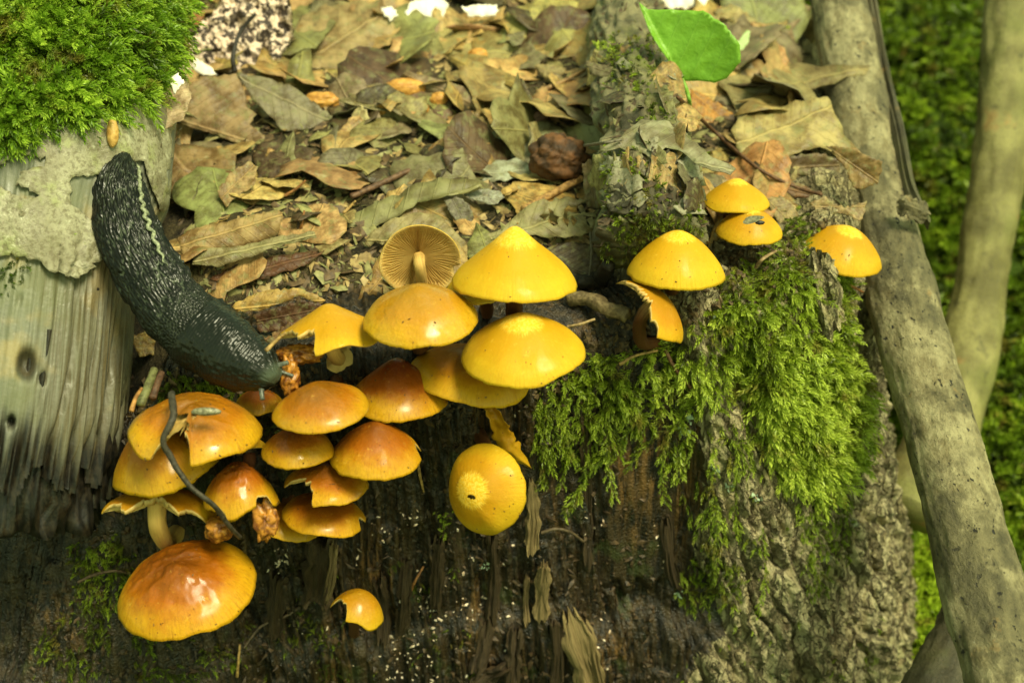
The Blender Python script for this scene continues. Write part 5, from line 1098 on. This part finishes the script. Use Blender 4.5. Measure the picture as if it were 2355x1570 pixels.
for i, (pts, sz) in enumerate((([(1400, 920), (1410, 1000), (1380, 1060), (1340, 1110), (1300, 1180)], .0075), ([(1400, 990), (1395, 1060), (1410, 1140)], .007), ([(1380, 930), (1372, 1010), (1345, 1090), (1330, 1150)], .0075), ([(1480, 950), (1430, 1010), (1400, 1050)], .006), ([(1530, 1000), (1520, 1070), (1528, 1150)], .007), ([(1250, 980), (1255, 1060), (1245, 1120)], .006), ([(1640, 1030), (1640, 1130), (1650, 1210), (1640, 1330)], .007), ([(1700, 1050), (1690, 1150), (1700, 1250)], .006), ([(1440, 930), (1440, 990), (1420, 1050)], .007), ([(1580, 960), (1500, 1010), (1440, 1080)], .006), ([(1560, 960), (1590, 1020), (1570, 1090)], .007), ([(1300, 960), (1300, 1040), (1290, 1120)], .006), ([(1750, 1210), (1760, 1320), (1740, 1420)], .006))):
    m.strand([BS], pts, .006, sz, .08, i)
# small moss patches elsewhere on the stump
m.patch(SB, [(340, 890), (420, 860), (500, 872), (560, 905), (520, 930), (430, 915), (370, 925)], 300, (.004, .007), .7, (0, -.2, -.2), .3, .5, -.25, seed=21)
m.patch(SB, [(170, 1250), (270, 1230), (320, 1290), (270, 1400), (180, 1400)], 340, (.004, .007), .7, (0, -.2, -.4), .5, .5, -.32, seed=22)
m.patch(SB, [(100, 1400), (420, 1440), (560, 1500), (560, 1570), (80, 1570)], 420, (.004, .007), .6, (0, -.2, -.5), .5, .5, -.30, dens=lambda x, y: np.where(vn(x*.018, y*.02, 0, 5) > .05, .9, .05), seed=23)
m.patch(SB, [(560, 1340), (1050, 1260), (1100, 1570), (560, 1570)], 260, (.003, .006), .6, (0, -.2, -.5), .5, .5, -.25, dens=lambda x, y: np.where(vn(x*.02, y*.02, 0, 6) > .35, .9, .02), seed=24)
m.patch(SB, [(600, 960), (640, 900), (700, 990), (620, 1000)], 60, (.003, .006), .7, (0, -.2, -.2), .3, .5, -.3, seed=25)
m.patch(SB, [(1000, 1170), (1040, 1180), (1040, 1230), (1010, 1220)], 24, (.004, .006), .6, (0, 0, .3), .4, .4, .0, seed=26)
m.build('stump_moss', 'green feathery moss spreading over the right edge and bark of the stump', MM2, FULL, 2)
# on the mossy branch
m = Moss()
m.patch([MOSB[2]], [(1390, 120), (1500, 200), (1600, 330), (1620, 520), (1400, 560)], 420, (.003, .006), .7, (0, 0, -.2), .3, .45, -.15, dens=lambda x, y: np.where(vn(x*.02, y*.02, 0, 15) > .1, .9, .03), seed=35)
m.patch([MOSB[2]], [(1385, 480), (1440, 430), (1500, 470), (1590, 440), (1620, 520), (1560, 560), (1450, 600), (1390, 590)], 220, (.003, .006), .5, (0, -.4, -.8), .7, .45, -.25, dens=lambda x, y: np.where(vn(x*.03, y*.03, 0, 5) > .0, .9, .1), seed=31)
m.patch([MOSB[2]], [(1390, 80), (1500, 80), (1540, 200), (1420, 220)], 160, (.003, .006), .8, (0, 0, 0), .0, .5, -.1, seed=32)
m.patch([MOSB[2], BL], [(1370, 100), (1420, 90), (1425, 140), (1395, 150)], 40, (.004, .006), .8, (0, 0, 0), .0, .5, .35, seed=33)
m.patch([BL], [(1730, 70), (1790, 60), (1805, 105), (1760, 115)], 60, (.004, .008), .8, (0, 0, 0), .0, .5, .1, seed=34)
m.build('branch_moss', 'sparse dark moss on the rotting branch and the litter beside it', MM2, LITE, 3)
# mossy slope behind on the right
m = Moss()
m.patch([BG], [(1990, -60), (2460, -60), (2460, 1700), (1900, 1700), (1950, 1100), (2040, 900), (2000, 600), (1980, 300)], 5600, (.010, .024), .8, (0, -.35, .05), .35, .45, -.02, dens=lambda x, y: np.where(fbm(x*.006, y*.010, 0, 3, 5) > -.12, .95, .22), seed=41, maxd=1.9)
m.patch([BG], [(2040, 1240), (2140, 1200), (2230, 1330), (2210, 1480), (2080, 1560), (2030, 1500)], 700, (.012, .024), .8, (0, -.2, .1), .3, .35, .42, seed=42)
m.patch([BG], [(1700, -80), (2010, -80), (2010, 60), (1830, 40)], 500, (.014, .03), .8, (0, -.2, .1), .3, .4, .05, seed=43, maxd=2.5)
m.build('slope_moss', 'soft green moss on the slope behind the leaning pole', MM3, LITE, 4)

# ================================================================== LITTER CRUMBS AND FRASS (uncountable: stuff)
def crumbs(name, label, spots, mat_, seed, flat=.35, elong=1.0, group=None):
    """spots: list of (point, normal, size)"""
    rng = np.random.default_rng(seed)
    base = np.array([(1, 0, 0), (.3, .9, 0), (-.8, .5, 0), (-.7, -.6, 0), (.4, -.9, 0), (0, 0, 1.)]); f = np.array([(0, 1, 5), (1, 2, 5), (2, 3, 5), (3, 4, 5), (4, 0, 5)])
    P = np.array([s[0] for s in spots]); N = unit(np.array([s[1] for s in spots])+rng.normal(0, .35, (len(spots), 3))); Z = np.array([s[2] for s in spots]); n = len(P)
    X = unit(np.cross(N, rng.normal(0, 1, (n, 3)))); Y = np.cross(N, X); el = elong*rng.uniform(.5, 1.5, n)
    sh = base[None]*(1+rng.uniform(-.55, .45, (n, 6, 1))); V = P[:, None]+Z[:, None, None]*(sh[..., 0:1]*X[:, None]*el[:, None, None]+sh[..., 1:2]*Y[:, None]/np.sqrt(el)[:, None, None]*.8+(sh[..., 2:3]*flat-.05)*N[:, None])
    return tag(mk(name, V.reshape(-1, 3), (np.arange(n)[:, None, None]*6+f[None]).reshape(-1, 3), mat_, smooth=False), label, 'debris', kind='stuff')
def spots(bvhs, poly, n, size, seed, dens=None, ok=None):
    rng = np.random.default_rng(seed); p = np.array(poly, float); out = []; tries = 0
    while len(out) < n and tries < 30*n:
        tries += 1; x, y = rng.uniform(p.min(0), p.max(0))
        if not inpoly(np.array([x]), np.array([y]), poly)[0] or (dens is not None and rng.uniform() > dens(x, y)): continue
        h = cast(bvhs, x, y)
        if h is None or h[0] > 1.3: continue
        out.append((h[1]+h[2]*.0002, h[2], rng.uniform(*size)))
    return out
FRONT = [(60, 1000), (1450, 900), (1530, 1570), (60, 1570)]; LIT = [(380, -40), (1960, -40), (1960, 560), (1400, 700), (900, 700), (420, 720)]
mc = []
for nm, col, nn, sz, sd_ in (('tan', ((.16, .10, .04), (.34, .23, .09)), 1900, (.0006, .0022), 1), ('olive', ((.09, .09, .03), (.20, .18, .07)), 1500, (.0006, .0022), 2), ('dark', ((.03, .02, .01), (.09, .055, .025)), 1800, (.0008, .0030), 3)):
    crumbs('litter_crumbs', f'fine {nm} crumbs of leaf and bark strewn through the litter', spots([BL] if nm == 'tan' else [BL, MOSB[2]], LIT, nn, sz, 60+sd_), m_plain(f'{nm}_crumb', *col, 400, .7), sd_, .3, 1.6)
for nm, col, sd_ in (('tan', ((.20, .13, .05), (.40, .29, .12)), 1), ('olive', ((.13, .125, .045), (.30, .27, .11)), 2), ('dark brown', ((.05, .03, .015), (.13, .08, .035)), 3)):
    crumbs('leaf_flakes', f'matted {nm} flakes of rotted leaf covering the litter', spots([BL], LIT, 800, (.002, .0052), 160+sd_), m_plain(f'{nm}_flake', *col, 300, .6), 10+sd_, .10, 1.3)
crumbs('wood_crumbs', 'dark brown crumbs of rotten wood on the stump front', spots([BS], FRONT, 1600, (.0006, .0024), 71), m_plain('brown_crumb', (.020, .013, .007), (.075, .045, .02), 500, .6), 4, .6, 1.2)
crumbs('soil_crumbs', 'brown soil crumbs along the mushroom bases', spots([BS, BL], [(300, 850), (1250, 850), (1450, 640), (1900, 480), (1940, 620), (1500, 780), (1250, 960), (300, 1000)], 900, (.0007, .0026), 72), m_plain('soil_crumb', (.035, .022, .010), (.13, .085, .035), 500, .7), 5, .6, 1.2)
gs = []
for poly, n_ in (([(230, 860), (1050, 820), (1060, 1250), (600, 1460), (230, 1460)], 130), ([(820, 520), (1360, 520), (1360, 930), (820, 930)], 34), ([(1400, 400), (2040, 400), (2040, 790), (1400, 790)], 26), ([(1000, 1010), (1210, 1010), (1210, 1240), (1000, 1240)], 14)):
    gs += spots(CAPB, poly, n_, (.00015, .0005), n_)
crumbs('cap_grit', 'tiny dark grit and spore specks stuck on the mushroom caps', gs, m_plain('dark_grit', (.05, .025, .008), (.16, .08, .025), 900, .5), 9, .6, 1.3)
fr = []
for (poly, n_) in (([(630, 1260), (665, 1255), (660, 1320), (635, 1320)], 22), ([(960, 1370), (1150, 1370), (1150, 1425), (960, 1425)], 60), ([(880, 1460), (1010, 1450), (1000, 1570), (890, 1570)], 55), ([(840, 1190), (960, 1160), (970, 1230), (850, 1240)], 22), ([(600, 1260), (1180, 1180), (1200, 1570), (600, 1570)], 90), ([(1340, 1400), (1400, 1400), (1410, 1570), (1380, 1570)], 14), ([(1170, 930), (1200, 930), (1210, 990), (1180, 1000)], 6), ([(1500, 1180), (1540, 1260), (1535, 1340), (1515, 1290)], 8), ([(1290, 1160), (1400, 1150), (1390, 1260), (1350, 1300)], 14)):
    fr += spots([BS], poly, max(4, int(n_*.8)), (.0002, .0013), 80+n_)
crumbs('wood_frass', 'cream and pinkish white insect frass sprinkled over the black wood', fr, MWH, 6, .6, 1.1)
lf = []
for (x, y) in ((1645, 1080), (1740, 1145), (1515, 890), (1585, 965), (1650, 735), (1560, 1365), (1575, 990), (1115, 1300), (1680, 1120)):
    lf += spots([BS], [(x-11, y-9), (x+11, y-9), (x+11, y+9), (x-11, y+9)], 9, (.0007, .0016), x)
crumbs('lichen', 'pale blue-green lichen flecks on the bark', lf, m_plain('lichen_flecks', (.28, .38, .24), (.45, .55, .40), 600, .8), 7, .3)

# ================================================================== FAR BACK: pinkish decayed bark and white pieces with sunlight put into their colour
def slab(label, poly, d, nrm, mat_, seed, th, amp, name, cat):
    p = np.array(poly, float); c = p.mean(0); d = cast([BL], *c)[0]-.022; C = W(c[0], c[1], d); n = unit(nrm); V2, F = poly_mesh(poly, 6, 3, seed=seed)
    r = ray(V2[:, 0], V2[:, 1]); tt = np.dot(C-CAM, n)/(r@n); P = CAM+tt[:, None]*r
    P = P+n*(amp*fbm(V2[:, 0]*.03, V2[:, 1]*.03, 0, 4, seed))[:, None]; Vs, Fs = solid(P, F[:, ::-1], np.broadcast_to(n, P.shape), th)
    return tag(mk(name, Vs, Fs, mat_, base=C, smooth=False), label, cat)
t = NT('pink_decayed_bark'); Pp = t.pos(); n1 = t.noise(Pp, 260, 3); c = t.mix(t.ramp(n1, .46, .54), (.05, .035, .03), (.72, .55, .45)); c = t.mix(t.ramp(t.noise(Pp, 60, 3), .56, .66), c, (.10, .07, .045)); MPK = t.pr(c, .6, .4, t.bump(n1, .8, .003))
slab('pinkish white crumbling bark slab behind the upright twig', [(410, 150), (460, 60), (520, 0), (600, -40), (660, -20), (670, 80), (640, 150), (590, 180), (500, 190), (430, 190)], .80, (.05, -.75, .6), MPK, 3, .012, .008, 'bark_slab', 'bark')
MWT = m_plain('sun_patch_white', (.75, .66, .55), (.88, .82, .74), 90, .45)  # white leaf colour carries the brightness of sunlit ground behind
for i, (l, poly, d) in enumerate((('sunlit patch painted as a white leaf at the back edge of the litter', [(930, 30), (945, 5), (990, -10), (1030, 5), (1020, 35), (960, 55)], 1.02), ('small sunlit patch painted as a white leaf beside the larger one', [(875, 20), (900, 12), (915, 35), (895, 50)], 1.02), ('sunlit patch painted as a white leaf right of the mossy slab', [(1060, 15), (1100, 10), (1145, 15), (1140, 35), (1080, 38)], 1.06), ('sunlit patch painted as a white leaf behind the green heart-shaped leaf', [(1490, -20), (1560, -30), (1640, -15), (1620, 12), (1550, 18), (1500, 10)], .95), ('sunlit patch painted as a white leaf beside the rusty leaf by the log moss', [(405, -20), (430, -30), (440, 0), (415, 10)], .85), ('sunlit patch painted as a crumpled white leaf left of the pink-white bark', [(385, 180), (410, 165), (425, 190), (400, 215)], .735), ('sunlit patch painted as a white leaf chip under the pink-white bark', [(440, 130), (480, 150), (500, 172), (470, 175), (445, 160)], .765))):
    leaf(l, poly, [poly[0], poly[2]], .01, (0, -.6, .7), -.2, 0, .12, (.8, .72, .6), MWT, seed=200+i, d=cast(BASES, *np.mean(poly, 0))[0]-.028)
